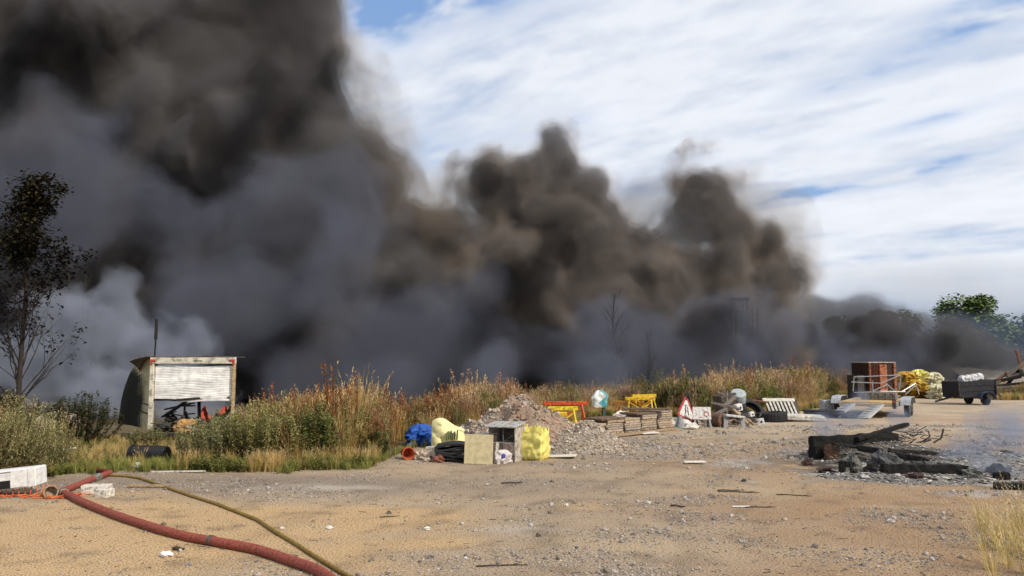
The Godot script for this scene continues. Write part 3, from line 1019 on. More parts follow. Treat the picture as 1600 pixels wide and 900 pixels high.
func weeds():
	var lm := leaf_mat("weed_leaf")
	var green_a := Color(0.115, 0.14, 0.042)
	var green_b := Color(0.23, 0.24, 0.08)
	var species := {
		"sage": [], "rust": [], "straw": [], "plume": [], "low": [], "lush": []}
	for k in 3:
		species.sage.append(plant_mesh(leafy_plant(100 + k, 46, 0.085, 0.02, 0.12, Color(0.14, 0.12, 0.06), Color(0.18, 0.185, 0.085), Color(0.36, 0.335, 0.15), 4, 0.2, 14, Color(0.42, 0.35, 0.17)), lm))
		species.rust.append(plant_mesh(leafy_plant(120 + k, 22, 0.07, 0.018, 0.1, Color(0.16, 0.07, 0.035), Color(0.28, 0.19, 0.06), Color(0.30, 0.13, 0.045), 4, 0.16, 30, Color(0.33, 0.13, 0.055)), lm))
		species.straw.append(plant_mesh(grass_tuft(140 + k, 46, 0.32, 0.0045, 20, Color(0.56, 0.40, 0.16), Color(0.42, 0.32, 0.11), Color(0.56, 0.42, 0.21)), lm))
		species.plume.append(plant_mesh(leafy_plant(160 + k, 16, 0.08, 0.014, 0.2, Color(0.20, 0.10, 0.06), Color(0.29, 0.22, 0.08), Color(0.38, 0.24, 0.10), 4, 0.13, 42, Color(0.48, 0.34, 0.25)), lm))
		species.low.append(plant_mesh(leafy_plant(180 + k, 16, 0.32, 0.12, 0.0, Color(0.10, 0.10, 0.03), green_a, Color(0.20, 0.20, 0.06), 5, 0.9), lm))
		species.lush.append(plant_mesh(leafy_plant(200 + k, 44, 0.10, 0.038, 0.05, Color(0.09, 0.07, 0.03), green_a, green_b, 4, 0.28), lm))
	rng.seed = 77
	var kinds := FastNoiseLite.new()
	kinds.seed = 21
	kinds.frequency = 0.33
	kinds.fractal_octaves = 3
	var where := {}
	var tint := {}
	for s in species:
		for side in ["west", "east"]:
			where[s + side] = [[], [], []]
			tint[s + side] = [[], [], []]
	var count := 0
	for n in 26000:
		var t := rng.randf()
		var x := rnd(-15.5, 29.0)
		var w := pow(rng.randf(), 1.25) * 7.5
		var z := 0.0
		z = -11.0
		# from the edge of the yard inwards
		var depth0 := weed_depth(x, z)
		z = z + depth0 - w
		if absf(x) > -z * 0.72:
			continue
		var n1 := kinds.get_noise_2d(x * 1.3, z * 1.3)
		var n2 := kinds.get_noise_2d(x * 1.3 + 70.0, z * 1.3 - 30.0)
		# the burnt truck stands in a gap of low growth
		var gap := splat(x, z, -8.0, -18.2, 2.0, 2.5) + splat(x, z, -10.8, -18.5, 1.6, 4.2) + splat(x, z, -7.2, -15.6, 1.5, 1.0)
		# dumped things stand where the growth is trodden down
		if x > -2.6 and x < 3.0 and z > -19.0:
			continue
		if splat(x, z, -6.9, -14.3, 1.1, 1.0) > 0.4 and rng.randf() < 0.93:
			continue
		var tall := smoothstep(0.1, 1.5, w) * (1.0 - clampf(gap * 1.4, 0.0, 0.86))
		if x > 0.0:
			tall = smoothstep(-0.3, 1.2, w) * lerpf(0.8, 1.0, smoothstep(2.0, 9.0, x))
			if x > 17.5:
				tall *= lerpf(1.0, 0.5, smoothstep(17.5, 21.0, x))
		if tall > 0.42 and rng.randf() < 0.3 - 0.9 * n2:
			continue
		var size := tall * rnd(0.7, 1.2) * (1.0 + 0.55 * n2)
		if rng.randf() < 0.03:
			size *= 1.3
		var kind := "straw"
		if tall < 0.42:
			kind = "low" if t < 0.5 + n1 else "straw"
			size = rnd(0.13, 0.3) if kind == "low" else rnd(0.16, 0.42)
			if gap > 0.35:
				size *= 0.6
		elif x < -1.5:
			if n1 > 0.04:
				kind = "sage" if t < 0.72 else "lush"
			elif n1 > -0.12:
				kind = "rust" if t < 0.34 else ("plume" if t < 0.55 else ("straw" if t < 0.75 else "sage"))
			elif n2 > 0.0:
				kind = "straw" if t < 0.7 else "rust"
			else:
				kind = "lush" if t < 0.4 else ("straw" if t < 0.7 else "sage")
			if x < -9.6:
				kind = "straw" if t < 0.5 else "low"
				size *= 0.6
			size *= 1.04
			if x > -3.2:
				size *= 0.8
				if t < 0.4:
					kind = "rust"
		else:
			if n1 > 0.16:
				kind = "sage" if t < 0.5 else "lush"
			elif n1 > -0.22:
				kind = "plume" if t < 0.5 else ("straw" if t < 0.85 else "rust")
			else:
				kind = "straw" if t < 0.45 else "plume"
			size *= lerpf(0.9, 1.12, smoothstep(4.0, 9.0, x))
		var side := "west" if x < -1.0 else "east"
		var k := rng.randi() % 3
		var tilt := Basis(Vector3(rnd(-1, 1), 0, rnd(-1, 1)).normalized(), rnd(0.0, 0.22))
		where[kind + side][k].append(Transform3D((tilt * around(rnd(0, TAU))).scaled(Vector3(size * rnd(0.85, 1.15), size, size * rnd(0.85, 1.15))), on_ground(x, z)))
		var b := rnd(0.75, 1.2)
		tint[kind + side][k].append(Color(b * rnd(0.92, 1.1), b, b * rnd(0.85, 1.1)))
		count += 1
	print("weeds ", count)
	var words := {
		"sage": ["tall_weeds", "grey green weeds", "weeds"], "rust": ["tall_weeds", "rusty red seeding weeds", "weeds"], "straw": ["dry_grass", "straw coloured dry grass", "grass"],
		"plume": ["tall_weeds", "weeds with fluffy pinkish seed plumes", "weeds"], "low": ["ground_cover", "low broad leaved green plants", "ground cover"], "lush": ["tall_weeds", "leafy mid green weeds", "weeds"]}
	for s in species:
		for side in ["west", "east"]:
			scatter(words[s][0], words[s][1] + (" growing round and beside the burnt truck" if side == "west" else " growing behind the dumped slabs and trailers"), words[s][2], "plants", species[s], where[s + side], tint[s + side])
	verge(species)


# short grass along the edge of the yard
func verge(species: Dictionary):
	var short := []
	for k in 3:
		short.append(plant_mesh(grass_tuft(260 + k, 26, 0.5, 0.008, 0, Color(0.14, 0.185, 0.045), Color(0.34, 0.32, 0.11), Color(0, 0, 0)), leaf_mat("weed_leaf")))
	var where := [[], [], []]
	var tint := [[], [], []]
	for n in 9000:
		var x := rnd(-13.0, 16.0)
		var w := rnd(-0.35, 1.1)
		var z := -11.0 + weed_depth(x, -11.0) - w
		var n1 := land.get_noise_2d(x * 4.0, z * 4.0)
		if w + 0.9 * n1 < 0.0 or (x > -2.4 and rng.randf() < 0.6):
			continue
		var k := rng.randi() % 3
		var s := rnd(0.08, 0.24)
		where[k].append(Transform3D(around(rnd(0, TAU)).scaled(Vector3(s * 1.3, s, s * 1.3)), on_ground(x, z)))
		var b := rnd(0.7, 1.25)
		tint[k].append(Color(b, b, b * 0.9))
	scatter("verge_grass", "short patchy grass along the edge between yard and weeds", "grass", "tufts", short, where, tint)
	# the dry tufts in the near right corner
	where = [[], [], []]
	tint = [[], [], []]
	for n in 85:
		var x := rnd(4.2, 6.4)
		var z := rnd(-9.6, -7.0)
		if x < 4.45 + (-z - 7.4) * 0.52 + 0.3 * land.get_noise_2d(x * 6.0, z * 6.0):
			continue
		var s := rnd(0.2, 0.62)
		var k := rng.randi() % 3
		where[k].append(Transform3D(around(rnd(0, TAU)).scaled(Vector3(s, s, s)), on_ground(x, z)))
		tint[k].append(Color(1.1, 1.12, 1.15) * rnd(0.85, 1.2))
	var loose := []
	for k in 3:
		loose.append(plant_mesh(grass_tuft(280 + k, 30, 0.85, 0.0045, 18, Color(0.56, 0.42, 0.18), Color(0.36, 0.30, 0.10), Color(0.58, 0.45, 0.24)), leaf_mat("weed_leaf")))
	scatter("dry_grass", "tuft of dry straw coloured grass in the near right corner", "grass", "tufts", loose, where, tint)


# a bush of many fine stems
func bush(called: String, label: String, at: Vector3, size: Vector3, stems: int, leaves: int, leaf: float, wide: float, a: Color, b: Color, lean := Vector3.ZERO):
	var o := thing(called, label, "bush", at)
	var st := Shape.new()
	var lf := Shape.new()
	for n in stems:
		var w := rnd(0, TAU)
		var out := Vector3(cos(w) * size.x, 0, sin(w) * size.z) * sqrt(rng.randf())
		var top := out + UPV * size.y * rnd(0.6, 1.0) * (1.0 - 0.35 * pow(out.length() / maxf(size.x, size.z), 2.0)) + lean * rnd(0.5, 1.2)
		var foot := out * 0.35
		var path := []
		for k in 5:
			var t := k / 4.0
			path.append(foot.lerp(top, t) + out * 0.25 * sin(t * PI))
		st.col = Color(0.13, 0.09, 0.045)
		st.tube(path, [0.011, 0.009, 0.007, 0.004, 0.002], 4, false)
		for k in leaves:
			var t := lerpf(0.12, 1.0, pow(rng.randf(), 0.75))
			var p: Vector3 = foot.lerp(top, t) + out * 0.25 * sin(t * PI) + Vector3(rnd(-0.04, 0.04), rnd(-0.04, 0.04), rnd(-0.04, 0.04))
			var v := rnd(0, TAU)
			lf.col = a.lerp(b, rng.randf())
			blade(lf, p, Vector3(cos(v), rnd(0.0, 1.0), sin(v)).normalized(), leaf * rnd(0.6, 1.2), wide * rnd(0.7, 1.2), rnd(0.1, 0.5))
	part("stems", st, leaf_mat("weed_leaf"), o)
	var f := part("foliage", lf, leaf_mat("weed_leaf"), o)
	f.set_meta("kind", "stuff")


func bushes():
	bush("wild_bush", "tall grey green bush of feathery stems at the left edge behind the white box", on_ground(-8.35, -12.5), Vector3(1.15, 1.5, 0.6), 120, 120, 0.085, 0.013, Color(0.18, 0.18, 0.075), Color(0.48, 0.44, 0.21), Vector3(0.16, 0, 0))
	bush("wild_bush", "rounded grey green bush just right of the burnt truck", on_ground(-5.6, -14.75), Vector3(0.75, 1.0, 0.5), 80, 100, 0.07, 0.02, Color(0.18, 0.185, 0.08), Color(0.38, 0.365, 0.18))
	bush("wild_bush", "large yellow green bush in the middle of the left weeds", on_ground(-4.65, -14.8), Vector3(0.95, 1.25, 0.6), 90, 100, 0.075, 0.024, Color(0.19, 0.20, 0.07), Color(0.40, 0.37, 0.14))
	bush("wild_bush", "dark green leafy bush between the rusty weeds", on_ground(-3.75, -15.0), Vector3(0.5, 1.2, 0.4), 50, 90, 0.085, 0.042, Color(0.085, 0.115, 0.032), Color(0.20, 0.22, 0.07))
	bush("wild_bush", "rusty red dock clump standing behind the yellow green bush", on_ground(-4.15, -15.9), Vector3(0.5, 1.45, 0.4), 50, 110, 0.045, 0.02, Color(0.24, 0.09, 0.035), Color(0.36, 0.19, 0.08))
	bush("wild_bush", "rusty red dock clump between the dark green bush and the blue sack", on_ground(-3.2, -16.2), Vector3(0.6, 1.35, 0.4), 50, 100, 0.045, 0.02, Color(0.27, 0.09, 0.035), Color(0.40, 0.20, 0.08))
	bush("wild_bush", "low grey green bush in front of the open rear of the truck", on_ground(-8.15, -17.6), Vector3(0.4, 0.5, 0.3), 40, 60, 0.08, 0.02, Color(0.13, 0.14, 0.06), Color(0.28, 0.27, 0.13))
	bush("wild_bush", "dark green nettles at the right foot of the burnt truck", on_ground(-6.25, -16.9), Vector3(0.5, 0.9, 0.4), 60, 80, 0.08, 0.035, Color(0.08, 0.095, 0.035), Color(0.20, 0.21, 0.08))
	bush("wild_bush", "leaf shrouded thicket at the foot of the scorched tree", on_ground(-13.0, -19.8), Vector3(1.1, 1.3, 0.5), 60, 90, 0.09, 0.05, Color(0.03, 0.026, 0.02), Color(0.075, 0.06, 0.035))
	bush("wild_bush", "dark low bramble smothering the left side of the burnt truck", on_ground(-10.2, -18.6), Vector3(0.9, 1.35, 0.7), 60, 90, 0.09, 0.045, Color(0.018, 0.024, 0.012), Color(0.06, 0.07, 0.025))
	bush("wild_bush", "bright yellow green bush behind the junk heap and tyres", on_ground(8.1, -28.0), Vector3(1.3, 1.25, 0.6), 50, 80, 0.12, 0.05, Color(0.13, 0.17, 0.03), Color(0.24, 0.26, 0.06))
	bush("wild_bush", "green bush with upright stems behind the yellow trestles on the right", on_ground(5.2, -28.4), Vector3(0.95, 1.75, 0.5), 50, 70, 0.11, 0.03, Color(0.11, 0.13, 0.04), Color(0.24, 0.22, 0.08))
	bush("wild_bush", "small dark green clump in the front fringe beside the red pot", on_ground(-2.75, -15.6), Vector3(0.3, 0.75, 0.3), 30, 60, 0.07, 0.04, Color(0.05, 0.07, 0.02), Color(0.10, 0.12, 0.035))


# ---------------------------------------------------------------- trees
func limb(wood: Shape, tips: Array, at: Vector3, dir: Vector3, long: float, r: float, level: int, up: float):
	var path := [at]
	var radii := [r]
	var p := at
	var d := dir
	var n := 4
	for k in n:
		d = (d + Vector3(rnd(-0.16, 0.16), rnd(-0.08, 0.14) + up * 0.06, rnd(-0.16, 0.16))).normalized()
		p += d * long / n
		path.append(p)
		radii.append(r * (1.0 - 0.62 * (k + 1) / n))
		if level > 0 and (k > 0 or level > 1):
			var many := 2 if level > 1 else 1
			for q in many:
				var w := rnd(0, TAU)
				var side := d.cross(Vector3(cos(w), 0.3, sin(w))).normalized()
				limb(wood, tips, p, (d * 0.62 + side * rnd(0.5, 0.8) + UPV * up * 0.3).normalized(), long * rnd(0.45, 0.66), r * (1.0 - 0.62 * (k + 1) / n) * 0.6, level - 1, up)
	wood.tube(path, radii, 6 if level > 1 else 4, false)
	if level <= 1:
		tips.append([path[n], d])
		tips.append([path[n - 1], d])


func bare_tree(called: String, label: String, at: Vector3, high: float, sd: int, r: float, leafage := 0.0, leaf := 0.09, a := Color(0.03, 0.03, 0.012), b := Color(0.06, 0.055, 0.02), bark := Color(0.035, 0.03, 0.026), low_leaves := 0.0) -> Node3D:
	rng.seed = sd
	var o := thing(called, label, "tree", at)
	var trunk := Shape.new()
	var path := []
	var radii := []
	for k in 9:
		var t := k / 8.0
		path.append(Vector3(0.10 * sin(t * 5.0 + sd) * t, high * 0.94 * t, 0.08 * sin(t * 4.0)))
		radii.append(r * (1.0 - 0.86 * t) + 0.004)
	trunk.tube(path, radii, 9, false)
	var bm := mat("bark" + str(bark), bark, 0.95, "soft", 0.4, 0.8)
	part("trunk", trunk, bm, o, true)
	var wood := Shape.new()
	var tips := []
	for k in 44:
		var t := 0.12 + 0.84 * k / 43.0
		var base: Vector3 = path[int(t * 8)].lerp(path[mini(int(t * 8) + 1, 8)], fmod(t * 8.0, 1.0))
		var w := k * 2.4 + rnd(-0.5, 0.5)
		var long := high * lerpf(0.30, 0.085, t) * rnd(0.6, 1.2)
		limb(wood, tips, base, Vector3(cos(w) * 0.62, rnd(0.55, 1.5), sin(w) * 0.62).normalized(), long, r * (1.0 - 0.8 * t) * 0.36, 1 if k % 3 else 2, 1.0)
	part("branches", wood, bm, o)
	if leafage > 0.0:
		var lf := Shape.new()
		for q in tips:
			var p: Vector3 = q[0]
			var h := p.y / high
			var thick := smoothstep(0.5, 0.74, h) * 0.8 + 0.22 * smoothstep(0.2, 0.4, h) + low_leaves * smoothstep(0.26, 0.1, h)
			if rng.randf() > thick:
				continue
			for k in int(leafage):
				lf.col = a.lerp(b, rng.randf() * smoothstep(0.5, 1.05, h))
				var v := rnd(0, TAU)
				blade(lf, p + Vector3(rnd(-1, 1), rnd(-1, 1), rnd(-1, 1)) * 0.17, Vector3(cos(v), rnd(-0.6, 0.5), sin(v)).normalized(), leaf * rnd(0.7, 1.3), leaf * rnd(0.5, 0.8), 0.3)
		var f := part("crown", lf, leaf_mat("tree_leaf", 0.15), o)
		f.set_meta("kind", "stuff")
	return o


func crown_tree(label: String, at: Vector3, high: float, wide: float, sd: int, a: Color, b: Color, clumps := 26):
	rng.seed = sd
	var o := thing("leafy_tree", label, "tree", at, 0.0, "trees beyond the smoke")
	var bm := mat("far_bark", Color(0.06, 0.05, 0.04), 0.95, "soft", 0.5, 0.6)
	var trunk := Shape.new()
	trunk.tube([Vector3.ZERO, Vector3(0.1, high * 0.25, 0), Vector3(-0.1, high * 0.5, 0.1), Vector3(0.1, high * 0.8, 0)], [high * 0.035, high * 0.028, high * 0.02, high * 0.006], 8, false)
	var lf := Shape.new()
	for n in clumps:
		var w := rnd(0, TAU)
		var t := rng.randf()
		var c := Vector3(cos(w) * wide * sqrt(rng.randf()), high * lerpf(0.3, 0.9, t), sin(w) * wide * sqrt(rng.randf()))
		c.x *= 1.0 - 0.55 * pow(t, 3.0)
		c.z *= 1.0 - 0.55 * pow(t, 3.0)
		var r := wide * rnd(0.22, 0.42)
		trunk.tube([Vector3(0, high * lerpf(0.2, 0.55, t), 0), c * 0.6 + Vector3(0, c.y * 0.4, 0), c], [0.09, 0.06, 0.02], 4, false)
		for k in 430:
			var d := Vector3(rnd(-1, 1), rnd(-1, 1), rnd(-1, 1))
			if d.length() > 1.0:
				continue
			d = d.normalized() * pow(d.length(), 0.5)
			lf.col = a.lerp(b, rng.randf())
			var v := rnd(0, TAU)
			blade(lf, c + d * r * Vector3(1, 0.72, 1), Vector3(cos(v), rnd(-0.5, 0.5), sin(v)).normalized(), rnd(0.35, 0.75), rnd(0.3, 0.5), 0.2)
	part("trunk", trunk, bm, o)
	var f := part("crown", lf, leaf_mat("tree_leaf", 0.15), o)
	f.set_meta("kind", "stuff")


func trees():
	bare_tree("scorched_tree", "tall scorched tree at the left edge with dark leaves only at its top", on_ground(-13.0, -20.6), 6.7, 12, 0.075, 8.0, 0.13, Color(0.012, 0.011, 0.008), Color(0.05, 0.042, 0.012), Color(0.045, 0.038, 0.034), 0.7)
	bare_tree("bare_sapling", "thin bare sapling in the smoke right of the scorched tree", on_ground(-16.0, -29.0), 5.6, 31, 0.05)
	bare_tree("dead_tree", "dead bare tree standing in dark smoke behind the middle weeds", on_ground(4.45, -33.6), 5.1, 33, 0.09, 0.0)
	bare_tree("bare_sapling", "small bare dead sapling in the smoke beside the larger dead tree", on_ground(5.8, -33.2), 3.3, 36, 0.05)
	var deep := Color(0.07, 0.115, 0.032)
	var mid := Color(0.17, 0.23, 0.07)
	crown_tree("broad green tree rising above the smoke near the right edge", Vector3(54.5, 0, -92), 9.6, 4.8, 51, deep, mid, 34)
	crown_tree("green tree cut by the right edge of the view", Vector3(63.5, 0, -93), 8.4, 3.4, 52, deep, mid)
	crown_tree("pale green tree top showing over the smoke left of the broad tree", Vector3(49.0, 0, -100), 8.8, 3.6, 53, Color(0.08, 0.13, 0.03), Color(0.18, 0.23, 0.06))
	crown_tree("small dark tree behind the broad tree and the skip trailer", Vector3(58.5, 0, -90), 5.4, 4.0, 54, deep, mid)
	crown_tree("pale green tree half hidden by dark smoke behind the yellow bags", Vector3(44.0, 0, -101), 8.0, 3.8, 57, Color(0.08, 0.13, 0.03), Color(0.18, 0.23, 0.06))
	crown_tree("low green tree in the hazy belt right of the broad tree", Vector3(60.5, 0, -84), 4.8, 3.6, 58, deep, mid)
	crown_tree("low green tree in the hazy belt at the very right edge", Vector3(57.0, 0, -80), 3.9, 3.4, 59, deep, mid)
	crown_tree("low green tree in the hazy belt left of the broad tree", Vector3(47.5, 0, -86), 4.6, 3.6, 60, deep, mid)
	crown_tree("low dark tree half lost in blue smoke behind the skip trailer", Vector3(51.0, 0, -88), 5.6, 4.0, 55, deep, mid)


# ---------------------------------------------------------------- left: the burnt truck and what lies round it
func burnt_truck():
	var o := thing("burnt_box_truck", "burnt out white box truck body with half lowered roller shutter among weeds", "truck", on_ground(-7.76, -18.94), 4.0)
	var cream := mat("cream_paint", Color(0.62, 0.59, 0.49), 0.6, "blotch", 1.3)
	var soot := mat("sooty_metal", Color(0.035, 0.032, 0.03), 0.85, "rust", 0.7)
	var wide := 2.02
	var top := 2.02
	# rear frame
	var s := Shape.new()
	s.box(Vector3(0.10, top - 0.16, 0.12), Vector3(-wide / 2 + 0.05, (top - 0.16) / 2, 0), Basis(), 0.012)
	part("left_post", s, cream, o)
	s = Shape.new()
	s.box(Vector3(0.075, top - 0.16, 0.12), Vector3(wide / 2 - 0.04, (top - 0.16) / 2, 0), Basis(), 0.012)
	part("right_post", s, mat("stained_cream", Color(0.42, 0.35, 0.22), 0.7, "rust", 0.45), o)
	s = Shape.new()
	s.box(Vector3(wide, 0.16, 0.13), Vector3(0, top - 0.08, 0), Basis(), 0.012)
	var hd := part("header", s, cream, o)
	s = Shape.new()
	s.box(Vector3(0.22, 0.018, 0.01), Vector3(0.12, top - 0.085, 0.069), Basis(), 0.003)
	part("slot", s, soot, hd)
	for e in [-1, 1]:
		s = Shape.new()
		s.box(Vector3(0.13, 0.055, 0.02), Vector3(e * (wide / 2 - 0.07), top - 0.075, 0.07), Basis(), 0.005)
		s.box(Vector3(0.055, 0.10, 0.02), Vector3(e * (wide / 2 - 0.035), top - 0.13, 0.073), Basis(), 0.005)
		part("corner_reflector", s, mat("red_reflector", Color(0.42, 0.07, 0.045), 0.4, "soft", 0.3), o)
	# shutter slats, warped by the heat
	var white := mat("shutter_white", Color(0.86, 0.86, 0.85), 0.5, "soft", 1.5, 0.0)
	for k in 15:
		var rows := []
		var y := top - 0.215 - k * 0.056
		for j in 4:
			var row := []
			for i in 15:
				var u := i / 14.0
				var sag := 0.013 * sin(u * 9.0 + k * 0.5) + 0.02 * land.get_noise_2d(u * 9.0, k * 0.3)
				var belly := 0.05 * sin(u * PI) * sin(k / 15.0 * PI)
				var bulge: float = [0.002, 0.005, 0.004, -0.001][j]
				row.append(Vector3(-wide / 2 + 0.115 + u * (wide - 0.2), y - j * 0.0192 + sag, -0.01 + belly + bulge + 0.03 * land.get_noise_2d(u * 12.0 + 50.0, (y - j * 0.0192) * 14.0)))
			rows.append(row)
		rows.reverse()
		s = Shape.new()
		s.sheet(rows, 0.006)
		part("slat", s, white, o, true)
	s = Shape.new()
	var prev := Vector3(-wide / 2 + 0.11, 1.0, 0.0)
	for k in 7:
		var p := Vector3(-wide / 2 + 0.11 + (k + 1) * 0.255, 0.985 + 0.05 * (k / 6.0) + rnd(-0.012, 0.02), 0.03 * sin(k))
		s.bar(prev, p, 0.03, 0.05)
		prev = p
	part("bottom_rail", s, soot, o)
	# roof sheet, peeled down on the left
	var rows := []
	for j in 7:
		var row := []
		for i in 12:
			var u := i / 11.0
			var v := j / 6.0
			var x := -1.50 + u * 2.49
			var dip := 0.42 * pow(clampf((-1.0 - x) / 0.62 + 0.25 * v, 0.0, 1.3), 1.6) * (0.35 + 0.65 * v)
			row.append(Vector3(x, top + 0.012 - dip - 0.03 * v + 0.012 * sin(u * 11.0 + v * 4.0), 0.07 - v * 0.95))
		rows.append(row)
	rows.reverse()
	s = Shape.new()
	s.sheet(rows, 0.018)
	part("roof", s, mat("roof_metal", Color(0.22, 0.21, 0.20), 0.5, "rust", 0.8, 0.4, 0.5), o, true)
	# left wall: bulged outwards, pale by the post and charred further in, with its burnt edge falling in a curve
	rows = []
	var tint := []
	for j in 17:
		var row := []
		var line := []
		for i in 17:
			var u := i / 16.0
			var h := 0.32 + (top - 0.36) * sqrt(maxf(0.0, 1.0 - u * u)) * 1.0
			var v := j / 16.0
			var y := 0.30 + (h - 0.30) * v
			var flare := u * (1.55 + 0.2 * v)
			row.append(Vector3(-wide / 2 - 0.005 - flare * 0.86 - 0.04 * sin(v * 5.0 + u * 7.0) * u, y, -0.06 - flare * 1.05 + 0.05 * land.get_noise_2d(u * 12.0, v * 12.0)))
			var n := 0.7 * land.get_noise_2d(u * 9.0, v * 9.0)
			var burn := smoothstep(0.06, 0.34, u + 0.3 * n - 0.30 * smoothstep(0.62, 1.0, v) - 0.10 * smoothstep(0.32, 0.1, v))
			line.append(Color(0.52, 0.46, 0.29).lerp(Color(0.022, 0.02, 0.018), burn))
		rows.append(row)
		tint.append(line)
	s = Shape.new()
	s.sheet(rows, 0.02, tint)
	part("side_wall", s, mat("side_panel", Color(1, 1, 1), 0.98, "soft", 0.8, 0.3, 0.0, true), o, true)
	# torn pale strip and rails on the left wall
	s = Shape.new()
	s.bar(Vector3(-1.02, 0.88, 0.02), Vector3(-1.42, 0.90, -0.55), 0.02, 0.025)
	s.bar(Vector3(-1.0, 0.66, 0.03), Vector3(-1.42, 0.72, -0.45), 0.02, 0.025)
	part("side_rail", s, soot, o)
	# inside: the stump of a post, bent ribs, fallen shelves
	s = Shape.new()
	s.box(Vector3(0.07, 0.95, 0.07), Vector3(0.02, 0.6, -0.5), Basis(Vector3(0, 0, 1), 0.04), 0.01)
	part("inner_post", s, soot, o)
	s = Shape.new()
	s.bar(Vector3(0.62, 0.55, -0.6), Vector3(0.95, 0.98, -0.35), 0.05, 0.05)
	s.bar(Vector3(0.80, 0.40, -0.7), Vector3(0.83, 0.98, -0.7), 0.035, 0.035)
	s.bar(Vector3(-0.95, 0.98, -0.3), Vector3(0.95, 1.0, -0.4), 0.05, 0.045)
	s.bar(Vector3(-0.12, 0.98, -0.45), Vector3(0.02, 0.90, -0.5), 0.02, 0.02)
	s.bar(Vector3(0.18, 0.98, -0.45), Vector3(0.02, 0.90, -0.5), 0.02, 0.02)
	part("bent_rib", s, soot, o)
	for q in [[-0.85, 0.55, -0.5, -0.25, 0.95], [-0.9, 0.72, -0.8, -0.2, 0.88], [-0.4, 0.82, -0.6, -0.15, 0.82], [-0.36, 0.6, -0.7, -0.18, 0.62]]:
		s = Shape.new()
		s.bar(Vector3(q[0], q[1], q[2]), Vector3(q[3], q[4], q[2] + 0.1), 0.2, 0.035)
		part("fallen_shelf", s, mat("scorched_grey", Color(0.16, 0.155, 0.15), 0.8, "char", 0.5), o)
	s = Shape.new()
	s.bar(Vector3(-0.38, 0.2, -0.62), Vector3(-0.38, 0.82, -0.62), 0.05, 0.05)
	part("shelf_post", s, mat("scorched_grey", Color(0.16, 0.155, 0.15)), o)
	s = Shape.new()
	s.box(Vector3(1.9, 0.10, 1.9), Vector3(0, 0.26, -1.05), Basis(), 0.02)
	part("floor_pan", s, soot, o)
	# wreckage in front of and inside it
	for k in 40:
		var sh := Shape.new()
		var p := Vector3(rnd(-0.9, 0.95), 0.28 + rnd(0.0, 0.28), rnd(-0.9, 0.15))
		if k % 3 == 0:
			sh.bar(p, p + Vector3(rnd(-0.4, 0.4), rnd(-0.1, 0.2), rnd(-0.3, 0.3)), rnd(0.02, 0.08), 0.02)
		else:
			sh.rock(Vector3(rnd(0.06, 0.16), rnd(0.04, 0.09), rnd(0.06, 0.14)), k + 400, p, 0.6, 6)
		part("burnt_scrap", sh, mat("burnt_grey", Color(0.13, 0.125, 0.125), 0.9, "char", 0.3) if k % 2 else soot, o)
	# torn red sheet hanging behind the opening
	rows = []
	for j in 5:
		var row := []
		for i in 14:
			var u := i / 13.0
			row.append(Vector3(u * 0.72, j * 0.07 * (1.0 + 0.7 * sin(u * 8.0 + 1.0)), 0.08 * sin(u * 16.0 + j)))
		rows.append(row)
	s = Shape.new()
	s.sheet(rows, 0.01)
	single("red_sheet", s, mat("red_plastic_sheet", Color(0.50, 0.10, 0.06), 0.6, "blotch", 0.5), "torn red plastic sheet seen through the open rear of the burnt truck", "plastic sheet", on_ground(-8.30, -20.9, 0.28), 0.0, true)


